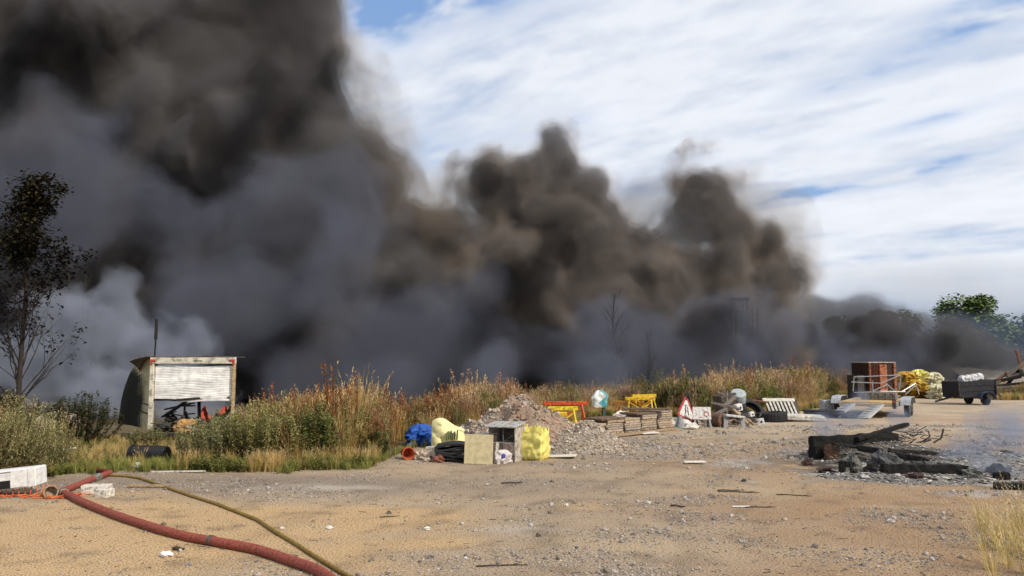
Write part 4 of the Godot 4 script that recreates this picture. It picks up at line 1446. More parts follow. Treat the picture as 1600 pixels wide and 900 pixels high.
func left_things():
	# lying black barrel
	var o := thing("plastic_barrel", "black plastic barrel lying on its side in front of the burnt truck", "barrel", on_ground(-6.92, -15.0, 0.16), -7.0)
	var black := mat("black_plastic", Color(0.018, 0.018, 0.022), 0.38, "soft", 0.6, 0.25)
	var s := Shape.new()
	var lay := Transform3D(Basis(Vector3(0, 0, 1), -PI / 2), Vector3.ZERO)
	s.lathe([[0.0, 0.36], [0.15, 0.36], [0.17, 0.34], [0.17, 0.18], [0.18, 0.17], [0.18, 0.15], [0.17, 0.14], [0.172, -0.10], [0.18, -0.11], [0.18, -0.13], [0.172, -0.14], [0.168, -0.34], [0.15, -0.345], [0.15, -0.30], [0.0, -0.28]], 28, lay)
	part("shell", s, black, o, true)
	s = Shape.new()
	s.lathe([[0.15, -0.36], [0.183, -0.36], [0.183, -0.325], [0.165, -0.325]], 28, lay)
	part("rim", s, black, o, true)
	s = Shape.new()
	s.bar(Vector3(-0.24, 0.12, 0.13), Vector3(-0.12, 0.125, 0.128), 0.03, 0.02)
	part("handle", s, black, o)
	# chunk of orange insulation foam
	s = Shape.new()
	s.rock(Vector3(0.24, 0.16, 0.18), 61, Vector3(0, 0.06, 0), 0.4, 16)
	single("foam_lump", s, mat("orange_foam", Color(0.46, 0.27, 0.11), 0.9, "blotch", 0.25, 0.8), "ragged orange foam lump in front of the truck opening", "foam", on_ground(-7.45, -17.9, 0.36))
	s = Shape.new()
	s.bar(Vector3(-0.3, 0.12, 0), Vector3(0.28, -0.04, 0.12), 0.07, 0.05)
	s.bar(Vector3(0.0, 0.03, 0.06), Vector3(0.34, -0.12, 0.2), 0.05, 0.05)
	single("pale_stick", s, mat("bleached_wood", Color(0.5, 0.46, 0.39), 0.85, "blotch", 0.3), "forked bleached stick below the orange foam lump", "stick", on_ground(-7.0, -17.6, 0.33))
	s = Shape.new()
	s.bar(Vector3(0, 0, 0), Vector3(0.42, 0.30, -0.1), 0.12, 0.02)
	single("grey_board", s, mat("grey_board", Color(0.42, 0.42, 0.42), 0.7, "blotch", 0.4), "pale grey board propped at the right of the truck opening", "board", on_ground(-6.75, -17.9, 0.5))
	# white box at the left edge
	o = thing("white_box", "battered white box with a black corner lying at the left edge", "box", on_ground(-7.28, -11.5), 6.0)
	var tilt := Basis(Vector3(0, 0, 1), 0.10)
	s = Shape.new()
	s.box(Vector3(0.78, 0.27, 0.34), Vector3(0, 0.235, 0), tilt, 0.015)
	part("carton", s, mat("box_white", Color(0.74, 0.745, 0.75), 0.6, "soft", 0.7), o)
	s = Shape.new()
	s.box(Vector3(0.10, 0.262, 0.018), Vector3(0.335, 0.268, 0.173), tilt, 0.004)
	part("end_flap", s, mat("box_white", Color(0.74, 0.745, 0.75)), o)
	s = Shape.new()
	s.box(Vector3(0.44, 0.115, 0.014), Vector3(-0.17, 0.15, 0.174), tilt, 0.004)
	part("black_panel", s, mat("matt_black", Color(0.015, 0.015, 0.017), 0.6, "soft", 0.5), o)
	s = Shape.new()
	s.bar(Vector3(-0.38, 0.30, 0.176), Vector3(0.05, 0.35, 0.176), 0.012, 0.004)
	part("dark_crease", s, mat("matt_black", Color(0.015, 0.015, 0.017)), o)
	# orange net under it
	s = Shape.new()
	rng.seed = 4
	for k in 34:
		var p := Vector3(rnd(-0.75, 0.62), 0.015, rnd(-0.1, 0.18))
		var path := [p]
		var d := rnd(-0.5, 0.5)
		for q in 4:
			d += rnd(-0.7, 0.7)
			path.append(path[-1] + Vector3(cos(d) * 0.075, rnd(-0.015, 0.022), sin(d) * 0.05))
			path[-1].y = maxf(path[-1].y, 0.01)
		s.tube(path, 0.0075, 4)
	for k in 9:
		var p := Vector3(-0.35 + 0.085 * k, 0.01, -0.1)
		s.tube([p, p + Vector3(rnd(-0.03, 0.03), 0.07, -0.01), p + Vector3(rnd(-0.05, 0.05), 0.15, -0.02)], 0.008, 4)
	single("orange_netting", s, mat("orange_net", Color(0.62, 0.13, 0.04), 0.6, "soft", 0.3, 0.0), "tangle of orange plastic netting on the sand under the white box", "netting", on_ground(-6.95, -11.3))
	# pale blocks
	for q in [[-6.12, -11.62, 0.38, 0.14, 0.2, 6.0, "long white block beside the red hose coupling", 0], [-5.86, -11.36, 0.2, 0.125, 0.17, -12.0, "short white block broken off the longer one by the red hose", 1]]:
		s = Shape.new()
		s.box(Vector3(q[2], q[3], q[4]), Vector3(0, q[3] / 2, 0), Basis(), 0.012)
		single("white_block", s, mat("white_block", Color(0.66, 0.62, 0.55), 0.85, "blotch", 0.3), q[6], "block", on_ground(q[0], q[1], -0.01), q[5])
	# boards on the ground
	s = Shape.new()
	s.box(Vector3(0.62, 0.03, 0.13), Vector3(0, 0.02, 0), Basis(), 0.005)
	single("wood_plank", s, mat("weathered_wood", Color(0.34, 0.25, 0.16), 0.85, "blotch", 0.4), "thin weathered plank lying behind the white blocks", "plank", on_ground(-5.62, -12.2), -3.0)
	s = Shape.new()
	s.box(Vector3(0.9, 0.025, 0.07), Vector3(0, 0.02, 0), Basis(), 0.005)
	single("pale_lath", s, mat("pale_lath", Color(0.55, 0.52, 0.46), 0.8, "blotch", 0.4), "long pale lath lying in the grass behind the hose bend", "lath", on_ground(-5.8, -13.7), 6.0)
	s = Shape.new()
	s.box(Vector3(0.45, 0.03, 0.22), Vector3(0, 0.03, 0), Basis(Vector3(0, 0, 1), 0.08), 0.004)
	single("white_board", s, mat("white_board", Color(0.68, 0.67, 0.63), 0.7, "blotch", 0.5), "flat white board fragment lying in the grass left of the barrel", "board", on_ground(-9.55, -16.7, 0.06), 4.0)
	s = Shape.new()
	s.rock(Vector3(0.10, 0.05, 0.08), 71, Vector3.ZERO, 0.5, 7)
	single("paper_scrap", s, mat("white_board", Color(0.68, 0.67, 0.63)), "crumpled white paper scrap in the grass near the lying barrel", "paper", on_ground(-6.7, -14.1, 0.05))
	# pale burnt board behind the grass on the left
	s = Shape.new()
	var rows := []
	for j in 5:
		var row := []
		for i in 10:
			var u := i / 9.0
			row.append(Vector3(u * 1.35, j * 0.09 * (1.0 - 0.5 * absf(u - 0.45)) + 0.10 * sin(u * 3.0), 0.06 * sin(u * 9.0 + j)))
		rows.append(row)
	s.sheet(rows, 0.02)
	single("fallen_panel", s, mat("pale_panel", Color(0.56, 0.50, 0.41), 0.75, "rust", 0.8), "pale buckled panel lying behind the grass left of the burnt truck", "panel", on_ground(-12.0, -19.6, 0.25), 0.0, true)
	# post behind the truck
	s = Shape.new()
	s.tube([Vector3(0, 0, 0), Vector3(0, 2.2, 0), Vector3(0.01, 2.55, 0)], [0.022, 0.022, 0.024], 8)
	s.tube([Vector3(0.01, 2.55, 0), Vector3(0.01, 3.1, 0)], [0.045, 0.042], 8)
	single("thin_post", s, mat("black_metal", Color(0.02, 0.02, 0.022), 0.7, "soft", 0.4), "thin black post with a thicker top rising behind the burnt truck", "post", on_ground(-9.75, -21.2))


func hose_path(pts: Array, r: float, fine := 8) -> Array:
	var c := Curve3D.new()
	for k in pts.size():
		var p := Vector3(pts[k][0], 0, pts[k][1])
		var a: Vector3 = Vector3(pts[maxi(k - 1, 0)][0], 0, pts[maxi(k - 1, 0)][1])
		var b: Vector3 = Vector3(pts[mini(k + 1, pts.size() - 1)][0], 0, pts[mini(k + 1, pts.size() - 1)][1])
		var t := (b - a) * 0.18
		c.add_point(p, -t, t)
	var out := []
	var n := int(c.get_baked_length() * fine)
	for i in n + 1:
		var p := c.sample_baked(c.get_baked_length() * i / n, true)
		out.append(on_ground(p.x, p.z, r * 0.93))
	return out


func hoses():
	var red := mat("red_hose_rubber", Color(0.29, 0.075, 0.052), 0.7, "blotch", 0.22, 0.45)
	var steel := mat("dull_alloy", Color(0.45, 0.43, 0.40), 0.4, "blotch", 0.2, 0.2, 0.7)
	var o := thing("suction_hose", "thick dark red fire suction hose snaking from sand to the weeds", "hose")
	var r := 0.05
	var s := Shape.new()
	s.tube(hose_path([[-1.45, -6.85], [-1.78, -7.40], [-2.15, -7.80], [-2.66, -8.23], [-3.24, -8.56], [-3.84, -8.92], [-4.60, -9.56], [-5.62, -10.51], [-6.15, -11.05], [-6.46, -11.38]], r, 14), r, 16)
	part("hose_length", s, red, o, true)
	s = Shape.new()
	s.tube([on_ground(-6.44, -11.36, r), on_ground(-6.49, -11.41, r)], [r * 1.25, r * 1.25], 16)
	part("coupling", s, steel, o, true)
	s = Shape.new()
	s.tube([on_ground(-3.22, -8.55, r), on_ground(-3.27, -8.58, r)], [r * 1.1, r * 1.1], 16)
	part("hose_clamp", s, mat("dark_alloy", Color(0.16, 0.13, 0.11), 0.5, "blotch", 0.2, 0.2, 0.5), o, true)
	var p := thing("suction_hose", "second dark red suction hose length folded back by the white blocks", "hose")
	s = Shape.new()
	s.tube(hose_path([[-6.56, -11.5], [-6.64, -12.0], [-6.75, -12.8], [-6.82, -13.34]], r, 14), r, 16)
	part("hose_length", s, red, p, true)
	s = Shape.new()
	s.tube([on_ground(-6.73, -12.65, r), on_ground(-6.765, -12.9, r)], [r * 1.22, r * 1.22], 16)
	s.box(Vector3(0.05, 0.05, 0.06), on_ground(-6.70, -12.78, r * 1.9), Basis(), 0.01)
	part("coupling", s, steel, p, true)
	s = Shape.new()
	s.tube(hose_path([[-6.82, -13.36], [-7.2, -13.66], [-7.6, -14.0], [-8.1, -14.4]], r, 14), r * 0.95, 16)
	part("hose_length", s, mat("dark_red_hose", Color(0.17, 0.04, 0.03), 0.65, "soft", 0.35, 0.35), p, true)
	# open end of the hose
	var e := thing("hose_end", "open round end of a pale hose connector beside the orange netting", "hose end", on_ground(-6.58, -11.28, 0.075), 25.0)
	s = Shape.new()
	s.lathe([[0.062, -0.09], [0.085, -0.09], [0.09, -0.06], [0.085, 0.06], [0.095, 0.07], [0.095, 0.10], [0.078, 0.10], [0.072, 0.0], [0.0, -0.02]], 24, Transform3D(Basis(Vector3(1, 0, 0), PI / 2 - 0.15), Vector3.ZERO))
	part("ring", s, mat("pale_connector", Color(0.34, 0.25, 0.17), 0.55, "blotch", 0.2), e, true)
	# thin ochre hose
	s = Shape.new()
	s.tube(hose_path([[-6.75, -13.24], [-6.24, -13.08], [-5.75, -12.58], [-5.17, -11.96], [-4.62, -11.4], [-4.11, -10.88], [-3.62, -10.32], [-3.18, -9.82], [-2.72, -9.1], [-2.25, -8.45], [-1.85, -7.85], [-1.5, -7.35], [-1.1, -6.8]], 0.022, 12), 0.022, 10)
	single("thin_hose", s, mat("ochre_hose", Color(0.26, 0.175, 0.045), 0.6, "blotch", 0.3, 0.3), "thin ochre brown hose curving over the yard right of the red hose", "hose", Vector3.ZERO, 0.0, true)


# ---------------------------------------------------------------- middle: dumped things before the rubble
# a bag of woven plastic: rings of a rounded square, pushed in and creased
func bag_shape(w: float, h: float, d: float, sd: int, crush := 0.12, ragged := 0.06, open := true, fold := 1.0) -> Shape:
	var g := FastNoiseLite.new()
	g.seed = sd
	g.frequency = 0.8 * fold
	g.fractal_octaves = 2
	var ridge := FastNoiseLite.new()
	ridge.seed = sd + 7
	ridge.frequency = 0.7 * fold
	ridge.fractal_type = FastNoiseLite.FRACTAL_RIDGED
	ridge.fractal_octaves = 2
	var s := Shape.new()
	var n := 44
	var m := 22
	var rows := []
	for j in m + 1:
		var t := float(j) / m
		var ring := PackedVector3Array()
		for i in n:
			var a := TAU * i / n + 0.3
			var q := pow(pow(absf(cos(a)), 9.0) + pow(absf(sin(a)), 9.0), -1.0 / 9.0)
			var x := cos(a) * q
			var z := sin(a) * q
			var k := 0.93 + 0.10 * sin(t * PI) + crush * 1.2 * g.get_noise_3d(x * 1.4, t * 2.2, z * 1.4) + crush * 0.5 * (ridge.get_noise_3d(x * 1.1, t * 1.6, z * 1.1) - 0.4)
			if t < 0.08:
				k *= 0.86 + 0.14 * t / 0.08
			if not open and t > 0.55:
				k *= sqrt(maxf(0.0, 1.0 - pow((t - 0.55) / 0.46, 2.0)))
			var y := h * t
			if t > 0.8 and open:
				y += ragged * (t - 0.8) * 5.0 * (g.get_noise_2d(a * 3.0, 5.0) * 2.0)
			ring.append(Vector3(x * k * w * 0.5, y, z * k * d * 0.5))
		rows.append(ring)
	for j in m:
		for i in n:
			var e := (i + 1) % n
			s.quad(rows[j][e], rows[j][i], rows[j + 1][i], rows[j + 1][e])
	# floor, and the fill a hand below an open rim
	var low := Vector3.ZERO
	for i in n:
		s.tri(low, rows[0][i], rows[0][(i + 1) % n])
	if open:
		var mid := Vector3(0, h * 0.72, 0)
		for i in n:
			s.tri(mid, rows[m - 6][(i + 1) % n] * 0.97, rows[m - 6][i] * 0.97)
	return s


func heap(radius: Vector3, sd: int, steep := 1.0) -> Callable:
	var g := FastNoiseLite.new()
	g.seed = sd
	g.frequency = 1.1
	g.fractal_octaves = 4
	return func(x: float, z: float) -> float:
		var d := sqrt(pow(x / radius.x, 2.0) + pow(z / radius.z, 2.0))
		return radius.y * (pow(maxf(0.0, 1.0 - d), steep) * (1.0 + 0.45 * g.get_noise_2d(x, z)) + 0.10 * g.get_noise_2d(x * 3.0, z * 3.0) * maxf(0.0, 1.0 - d)) - 0.04 * smoothstep(0.8, 1.0, d)


func rubble_heap(called: String, label: String, at: Vector3, radius: Vector3, sd: int, base: Color, stones: Array, count: int, big := 1.0, flat := 1.0):
	var o := thing(called, label, "rubble heap", at)
	var f := heap(radius, sd, 0.8)
	var rows := []
	for j in 41:
		var row := []
		for i in 41:
			var x := (i / 20.0 - 1.0) * radius.x * 1.02
			var z := (j / 20.0 - 1.0) * radius.z * 1.02
			row.append(Vector3(x, f.call(x, z), z))
		rows.append(row)
	var s := Shape.new()
	for j in 40:
		for i in 40:
			s.quad(rows[j][i], rows[j + 1][i], rows[j + 1][i + 1], rows[j][i + 1])
	part("mound", s, mat("mound" + called + str(sd), base, 0.95, "blotch", 0.35, 1.2), o, true)
	var meshes := []
	for k in 3:
		var q := Shape.new()
		q.rock(Vector3(1, 0.6 * flat, 0.8), sd + k, Vector3.ZERO, 0.6, 5)
		var mesh := q.mesh()
		mesh.surface_set_material(0, stone_mat())
		meshes.append(mesh)
	for k in 3:
		var mm := MultiMesh.new()
		mm.transform_format = MultiMesh.TRANSFORM_3D
		mm.use_colors = true
		mm.mesh = meshes[k]
		mm.instance_count = count / 3
		for i in count / 3:
			var a := rnd(0, TAU)
			var d := sqrt(rng.randf()) * 1.12
			var x := cos(a) * d * radius.x
			var z := sin(a) * d * radius.z
			var r := (0.012 + 0.05 * pow(rng.randf(), 4.0)) * big
			mm.set_instance_transform(i, Transform3D((around(rnd(0, TAU)) * Basis(Vector3(rnd(-1, 1), rnd(-0.3, 0.3), rnd(-1, 1)).normalized(), rnd(0, TAU) if flat == 1.0 else rnd(-0.4, 0.4))).scaled(Vector3(r, r, r)), Vector3(x, maxf(f.call(x, z), 0.0) + r * 0.2, z)))
			var c: Color = stones[rng.randi() % stones.size()]
			mm.set_instance_color(i, c * rnd(0.7, 1.25))
		var mi := MultiMeshInstance3D.new()
		mi.name = "rubble"
		mi.multimesh = mm
		mi.set_meta("kind", "stuff")
		o.add_child(mi, true)


func slab_stack(at: Vector3, turn: float, n: int, sd: int, label: String, lid := 0):
	rng.seed = sd
	var o := thing("slab_stack", label, "paving slabs", at, turn, "stacks of paving slabs on a timber base")
	var stone := [mat("slab_pale", Color(0.47, 0.38, 0.29), 0.9, "blotch", 0.4), mat("slab_buff", Color(0.40, 0.31, 0.22), 0.9, "blotch", 0.4), mat("slab_grey", Color(0.36, 0.31, 0.26), 0.9, "blotch", 0.4)]
	var y := 0.06
	for k in n:
		var t := rnd(0.055, 0.068)
		var s := Shape.new()
		s.box(Vector3(0.62 + rnd(-0.02, 0.02), t - 0.006, 0.60), Vector3(rnd(-0.018, 0.018), y + t / 2, rnd(-0.03, 0.03)), around(rnd(-0.035, 0.035)), 0.008)
		part("slab", s, stone[rng.randi() % 3], o)
		y += t
	if lid > 0:
		var s := Shape.new()
		s.box(Vector3(0.95, 0.05, 0.62), Vector3(-0.08, y + 0.03, 0), around(0.05), 0.008)
		part("top_board", s, mat("dark_board", Color(0.16, 0.11, 0.075), 0.85, "blotch", 0.5), o)


# a trestle of bars: rail on two braced pairs of legs
func trestle(called: String, label: String, at: Vector3, turn: float, long: float, high: float, m: Material, tilt := 0.0):
	var o := thing(called, label, "trestle", at, turn, "")
	var s := Shape.new()
	s.box(Vector3(long, 0.11, 0.07), Vector3(0, high, 0), Basis(), 0.01)
	part("rail", s, m, o)
	for e in [-1, 1]:
		for f in [-1, 1]:
			s = Shape.new()
			s.bar(Vector3(e * long * 0.36, high - 0.03, 0.02 * f), Vector3(e * long * 0.44, 0.0, 0.24 * f), 0.045, 0.03)
			part("leg", s, m, o)
	for f in [-1, 1]:
		s = Shape.new()
		s.bar(Vector3(-long * 0.43, 0.08, 0.22 * f), Vector3(long * 0.36, high - 0.12, 0.05 * f), 0.03, 0.022)
		part("brace", s, m, o)
		s = Shape.new()
		s.bar(Vector3(long * 0.43, 0.08, 0.225 * f), Vector3(-long * 0.36, high - 0.12, 0.055 * f), 0.03, 0.022)
		part("brace", s, m, o)
	o.rotation_degrees.x = tilt


func middle_things():
	var pinkish := [Color(0.38, 0.29, 0.23), Color(0.44, 0.31, 0.24), Color(0.30, 0.25, 0.21), Color(0.5, 0.44, 0.38), Color(0.35, 0.21, 0.15)]
	var greyish := [Color(0.40, 0.34, 0.28), Color(0.31, 0.26, 0.21), Color(0.46, 0.40, 0.33), Color(0.55, 0.49, 0.42), Color(0.38, 0.29, 0.22)]
	rubble_heap("rubble_heap", "tall pinkish brown heap of earth and broken stone behind the yellow bag", on_ground(0.30, -18.6), Vector3(1.55, 1.14, 1.6), 81, Color(0.33, 0.25, 0.19), pinkish, 4200, 1.0)
	rubble_heap("rubble_heap", "low dark stony heap behind the crumpled yellow sack and grey cabinet", on_ground(-0.5, -18.4), Vector3(1.15, 0.80, 1.0), 85, Color(0.22, 0.19, 0.16), greyish, 1800, 1.15)
	rubble_heap("rubble_heap", "low grey gravel heap in front of the slab stacks", on_ground(1.6, -17.8), Vector3(1.15, 0.56, 1.1), 82, Color(0.36, 0.31, 0.25), greyish, 4200, 0.75)
	# yellow bags
	rng.seed = 9
	var yellow := mat("yellow_bag", Color(0.80, 0.73, 0.22), 0.55, "soft", 0.6, 0.0)
	yellow.backlight_enabled = true
	yellow.backlight = Color(0.4, 0.4, 0.4)
	var o := thing("bulk_bag", "upright yellow bulk bag with ragged open top at the yard edge", "bag", on_ground(0.46, -15.75), -24.0)
	var s := bag_shape(0.50, 0.60, 0.50, 5, 0.16, 0.045, true, 1.5)
	part("sack", s, yellow, o, true)
	for e in [-1, 1]:
		s = Shape.new()
		s.tube([Vector3(e * 0.22, 0.52, 0.22), Vector3(e * 0.20, 0.68, 0.2), Vector3(e * 0.10, 0.70, 0.17), Vector3(e * 0.06, 0.56, 0.2)], 0.014, 5)
		part("strap", s, yellow, o, true)
	o = thing("bulk_bag", "slumped pale yellow sack with faded green print among rusty weeds", "bag", on_ground(-1.42, -17.7), 14.0)
	s = Shape.new()
	var pale_yellow := mat("pale_yellow_bag", Color(0.80, 0.76, 0.40), 0.6, "soft", 0.35, 0.15)
	var sag := []
	for j in 15:
		var row := []
		for i in 19:
			var u := i / 18.0
			var v := j / 14.0
			var tall := 0.60 * (1.0 - 0.42 * pow(u, 3.0)) + 0.05 * sin(u * 7.0)
			var puff := 0.22 * pow(sin(u * PI), 0.6) * pow(sin(clampf(v, 0.04, 1.0) * PI), 0.5)
			row.append(Vector3((u - 0.5) * 0.74 + 0.06 * v * (0.5 - u), tall * v, puff + 0.11 * land.get_noise_2d(u * 14.0, v * 14.0) - 0.06 * absf(land.get_noise_2d(u * 9.0 + 30.0, v * 9.0)) - 0.10 * v))
		sag.append(row)
	sag.reverse()
	s.sheet(sag, 0.05)
	part("sack", s, pale_yellow, o, true)
	var ink := mat("bag_print", Color(0.18, 0.22, 0.11), 0.7, "blotch", 0.2, 0.0)
	for k in 7:
		s = Shape.new()
		var x := -0.12 + 0.042 * k
		s.bar(Vector3(x, 0.22, 0.255), Vector3(x + rnd(-0.04, 0.04), 0.42 + rnd(-0.05, 0.03), 0.225), 0.012, 0.06)
		part("print_mark", s, ink, o)
	# blue drum half sunk in weeds
	o = thing("blue_bag", "dark blue plastic sack slumped in the rusty weeds left of the yellow sack", "bag", on_ground(-2.12, -18.3), 20.0)
	s = bag_shape(0.60, 0.50, 0.45, 22, 0.42, 0.0, false, 1.9)
	part("sack", s, mat("blue_plastic", Color(0.025, 0.10, 0.42), 0.4, "blotch", 0.4, 0.5), o, true)
	# kitchen cabinet without its doors
	var ply := mat("cabinet_panel", Color(0.46, 0.42, 0.38), 0.6, "blotch", 0.8, 0.2)
	o = thing("kitchen_cabinet", "open grey kitchen cabinet with loose worktop standing at the yard edge", "cabinet", on_ground(-0.10, -15.65), -24.0)
	var w := 0.56
	var h := 0.66
	var d := 0.5
	for e in [-1, 1]:
		s = Shape.new()
		s.box(Vector3(0.02, h, d), Vector3(e * w / 2, h / 2, 0), Basis(), 0.003)
		part("side_panel", s, ply, o)
	s = Shape.new()
	s.box(Vector3(w - 0.025, h, 0.012), Vector3(0, h / 2, -d / 2 + 0.01), Basis(), 0.002)
	part("back_panel", s, mat("cabinet_inside", Color(0.16, 0.14, 0.125), 0.7, "blotch", 0.6), o)
	s = Shape.new()
	s.box(Vector3(w - 0.025, 0.018, d - 0.03), Vector3(0, 0.36, 0), Basis(), 0.002)
	part("shelf", s, ply, o)
	s = Shape.new()
	s.box(Vector3(w - 0.06, 0.33, 0.018), Vector3(0.02, 0.18, d / 2 - 0.015), Basis(), 0.003)
	part("lower_panel", s, mat("pinkish_panel", Color(0.30, 0.225, 0.19), 0.65, "blotch", 0.5), o)
	s = Shape.new()
	s.bar(Vector3(0.03, 0.03, d / 2 + 0.0), Vector3(0.03, h - 0.02, d / 2), 0.02, 0.02)
	part("mullion", s, mat("cabinet_inside", Color(0.16, 0.14, 0.125)), o)
	s = Shape.new()
	s.box(Vector3(w + 0.12, 0.03, d + 0.1), Vector3(-0.03, h + 0.045, 0.02), Basis(Vector3(1, 0, 0), 0.10) * around(0.06), 0.006)
	part("worktop", s, mat("grey_worktop", Color(0.42, 0.42, 0.40), 0.5, "blotch", 0.7), o)
	# box beside it
	o = thing("cardboard_box", "pinkish brown box standing left of the kitchen cabinet", "box", on_ground(-0.55, -15.75), 10.0)
	s = Shape.new()
	s.box(Vector3(0.46, 0.50, 0.36), Vector3(0, 0.25, 0), Basis(), 0.01)
	part("carton", s, mat("box_brown", Color(0.31, 0.235, 0.19), 0.8, "blotch", 0.6), o)
	s = Shape.new()
	s.box(Vector3(0.40, 0.02, 0.2), Vector3(0.05, 0.515, 0.05), Basis(Vector3(0, 0, 1), 0.06), 0.004)
	part("flap", s, mat("box_pale", Color(0.5, 0.47, 0.43), 0.8, "soft", 0.5), o)
	# leaning board
	s = Shape.new()
	s.box(Vector3(0.55, 0.56, 0.025), Vector3(0, 0.275, 0), Basis(Vector3(1, 0, 0), -0.18) * Basis(Vector3(0, 0, 1), -0.03), 0.004)
	single("square_board", s, mat("olive_board", Color(0.47, 0.41, 0.25), 0.7, "soft", 0.9, 0.2), "square beige board leaning against the box and cabinet", "board", on_ground(-0.64, -15.1), 3.0)
	s = Shape.new()
	s.box(Vector3(0.06, 0.42, 0.02), Vector3(0, 0.2, 0), Basis(Vector3(0, 0, 1), -0.12), 0.004)
	single("wood_offcut", s, mat("pale_lath", Color(0.55, 0.52, 0.46)), "narrow pale offcut leaning between the square board and carrier bag", "offcut", on_ground(-0.30, -15.15), 12.0)
	# carrier bag
	s = bag_shape(0.30, 0.26, 0.22, 33, 0.45, 0.05, false)
	o = thing("carrier_bag", "crumpled white carrier bag with blue print at the foot of the cabinet", "bag", on_ground(-0.18, -15.2), 25.0)
	part("bag", s, mat("carrier_white", Color(0.62, 0.58, 0.58), 0.5, "soft", 0.2, 0.6), o, true)
	s = Shape.new()
	s.rock(Vector3(0.055, 0.05, 0.02), 12, Vector3(-0.03, 0.14, 0.105), 0.4, 7)
	part("blue_print", s, mat("blue_ink", Color(0.06, 0.06, 0.30), 0.6, "soft", 0.2), o)
	# black sheets
	rng.seed = 15
	for k in 5:
		var rows := []
		for j in 5:
			var row := []
			for i in 12:
				var u := i / 11.0
				row.append(Vector3((u - 0.5) * 0.72, 0.03 * sin(u * 5.0 + k * 1.3) + 0.02 * sin(j * 1.5 + k), (0.5 - j / 4.0) * 0.42))
			rows.append(row)
		s = Shape.new()
		s.sheet(rows, 0.035)
		single("rubber_mat", s, mat("rubber_black", Color(0.022, 0.022, 0.024), 0.5, "soft", 0.5), ["lowest black rubber mat of the pile left of the square board", "second black rubber mat from the bottom of the pile", "middle black rubber mat of the pile left of the square board", "second black rubber mat from the top of the pile", "topmost wavy black rubber mat of the pile left of the square board"][k], "rubber mat", on_ground(-1.14 + rnd(-0.03, 0.03), -15.45, 0.06 + k * 0.072), rnd(-6, 6), true, "pile of black rubber mats")
	# pot and broken stones
	o = thing("plastic_pot", "orange red plastic pot lying on its side at the fringe of the weeds", "pot", on_ground(-2.12, -15.75, 0.12), 205.0)
	s = Shape.new()
	s.lathe([[0.0, -0.12], [0.085, -0.12], [0.115, 0.12], [0.128, 0.12], [0.128, 0.155], [0.112, 0.155], [0.10, 0.11], [0.075, -0.10], [0.0, -0.10]], 24, Transform3D(Basis(Vector3(1, 0, 0), -PI / 2), Vector3.ZERO))
	part("pot", s, mat("orange_pot", Color(0.46, 0.10, 0.045), 0.6, "soft", 0.3), o, true)
	var bits = [[-1.86, -15.7, 0.10, "pale stone lump right beside the orange red pot"], [-1.70, -15.55, 0.085, "rounded cream stone in the middle of the broken stones"], [-1.55, -15.65, 0.12, "largest pale broken stone left of the black mats"], [-1.48, -15.35, 0.06, "small white stone in front of the black mats"], [-1.66, -15.3, 0.05, "small tan stone chip at the yard edge by the black mats"]]
	for q in bits:
		s = Shape.new()
		s.rock(Vector3(q[2] * 1.2, q[2], q[2]), int(q[2] * 900), Vector3.ZERO, 0.55, 8)
		single("broken_stone", s, mat("cream_stone", Color(0.50, 0.41, 0.32), 0.9, "blotch", 0.25), q[3], "stone", on_ground(q[0], q[1], q[2] * 0.7))
	s = Shape.new()
	s.box(Vector3(0.36, 0.05, 0.14), Vector3.ZERO, Basis(Vector3(0, 0, 1), 0.1), 0.008)
	single("wood_offcut", s, mat("bleached_wood", Color(0.5, 0.46, 0.39)), "flat bleached offcut lying over the broken stones", "offcut", on_ground(-1.55, -15.75, 0.24), -8.0)
	s = Shape.new()
	s.rock(Vector3(0.12, 0.09, 0.10), 6, Vector3.ZERO, 0.5, 8)
	single("red_stone", s, mat("brick_red", Color(0.25, 0.10, 0.07), 0.9, "blotch", 0.3), "dark red brick lump against the black mats", "brick", on_ground(-1.42, -15.25, 0.06))
	# white sheets on the ground
	for q in [[1.0, -16.0, 0.62, 0.30, -12.0, "pale flat sheet lying at the foot of the gravel heap", 3.0], [3.62, -20.9, 0.5, 0.42, 20.0, "white sheet lying in front of the right hand slab stacks", 2.0], [3.49, -15.05, 0.42, 0.16, 5.0, "thin white sheet lying alone on the stony yard", 0.0]]:
		s = Shape.new()
		s.box(Vector3(q[2], 0.02, q[3]), Vector3(0, 0.02, 0), Basis(Vector3(0, 0, 1), deg_to_rad(q[6])), 0.004)
		single("white_sheet", s, mat("white_sheet", Color(0.68, 0.65, 0.60), 0.7, "soft", 0.5), q[5], "sheet", on_ground(q[0], q[1], 0.02), q[4])
	# slab stacks on timber bases
	var a := Vector3(1.95, 0, -19.9)
	var b := Vector3(4.1, 0, -22.2)
	var words = ["slab stack nearest the gravel heap, first of the row", "second slab stack of the row counted from the gravel heap", "middle slab stack of the row of five", "fourth slab stack of the row counted from the gravel heap", "tallest slab stack at the far right end of the row"]
	for k in 5:
		var p := a.lerp(b, k / 4.0)
		slab_stack(on_ground(p.x, p.z), 40.0, [5, 6, 6, 7, 8][k], 300 + k, words[k], 1 if k in [1, 3] else 0)
	s = Shape.new()
	s.bar(Vector3(1.85, 0.03, -19.2), Vector3(4.6, 0.03, -22.0), 0.12, 0.06)
	single("timber_skid", s, mat("weathered_wood", Color(0.34, 0.25, 0.16)), "long timber skid under the front of the slab stacks", "timber", Vector3(0, 0.01, 0))
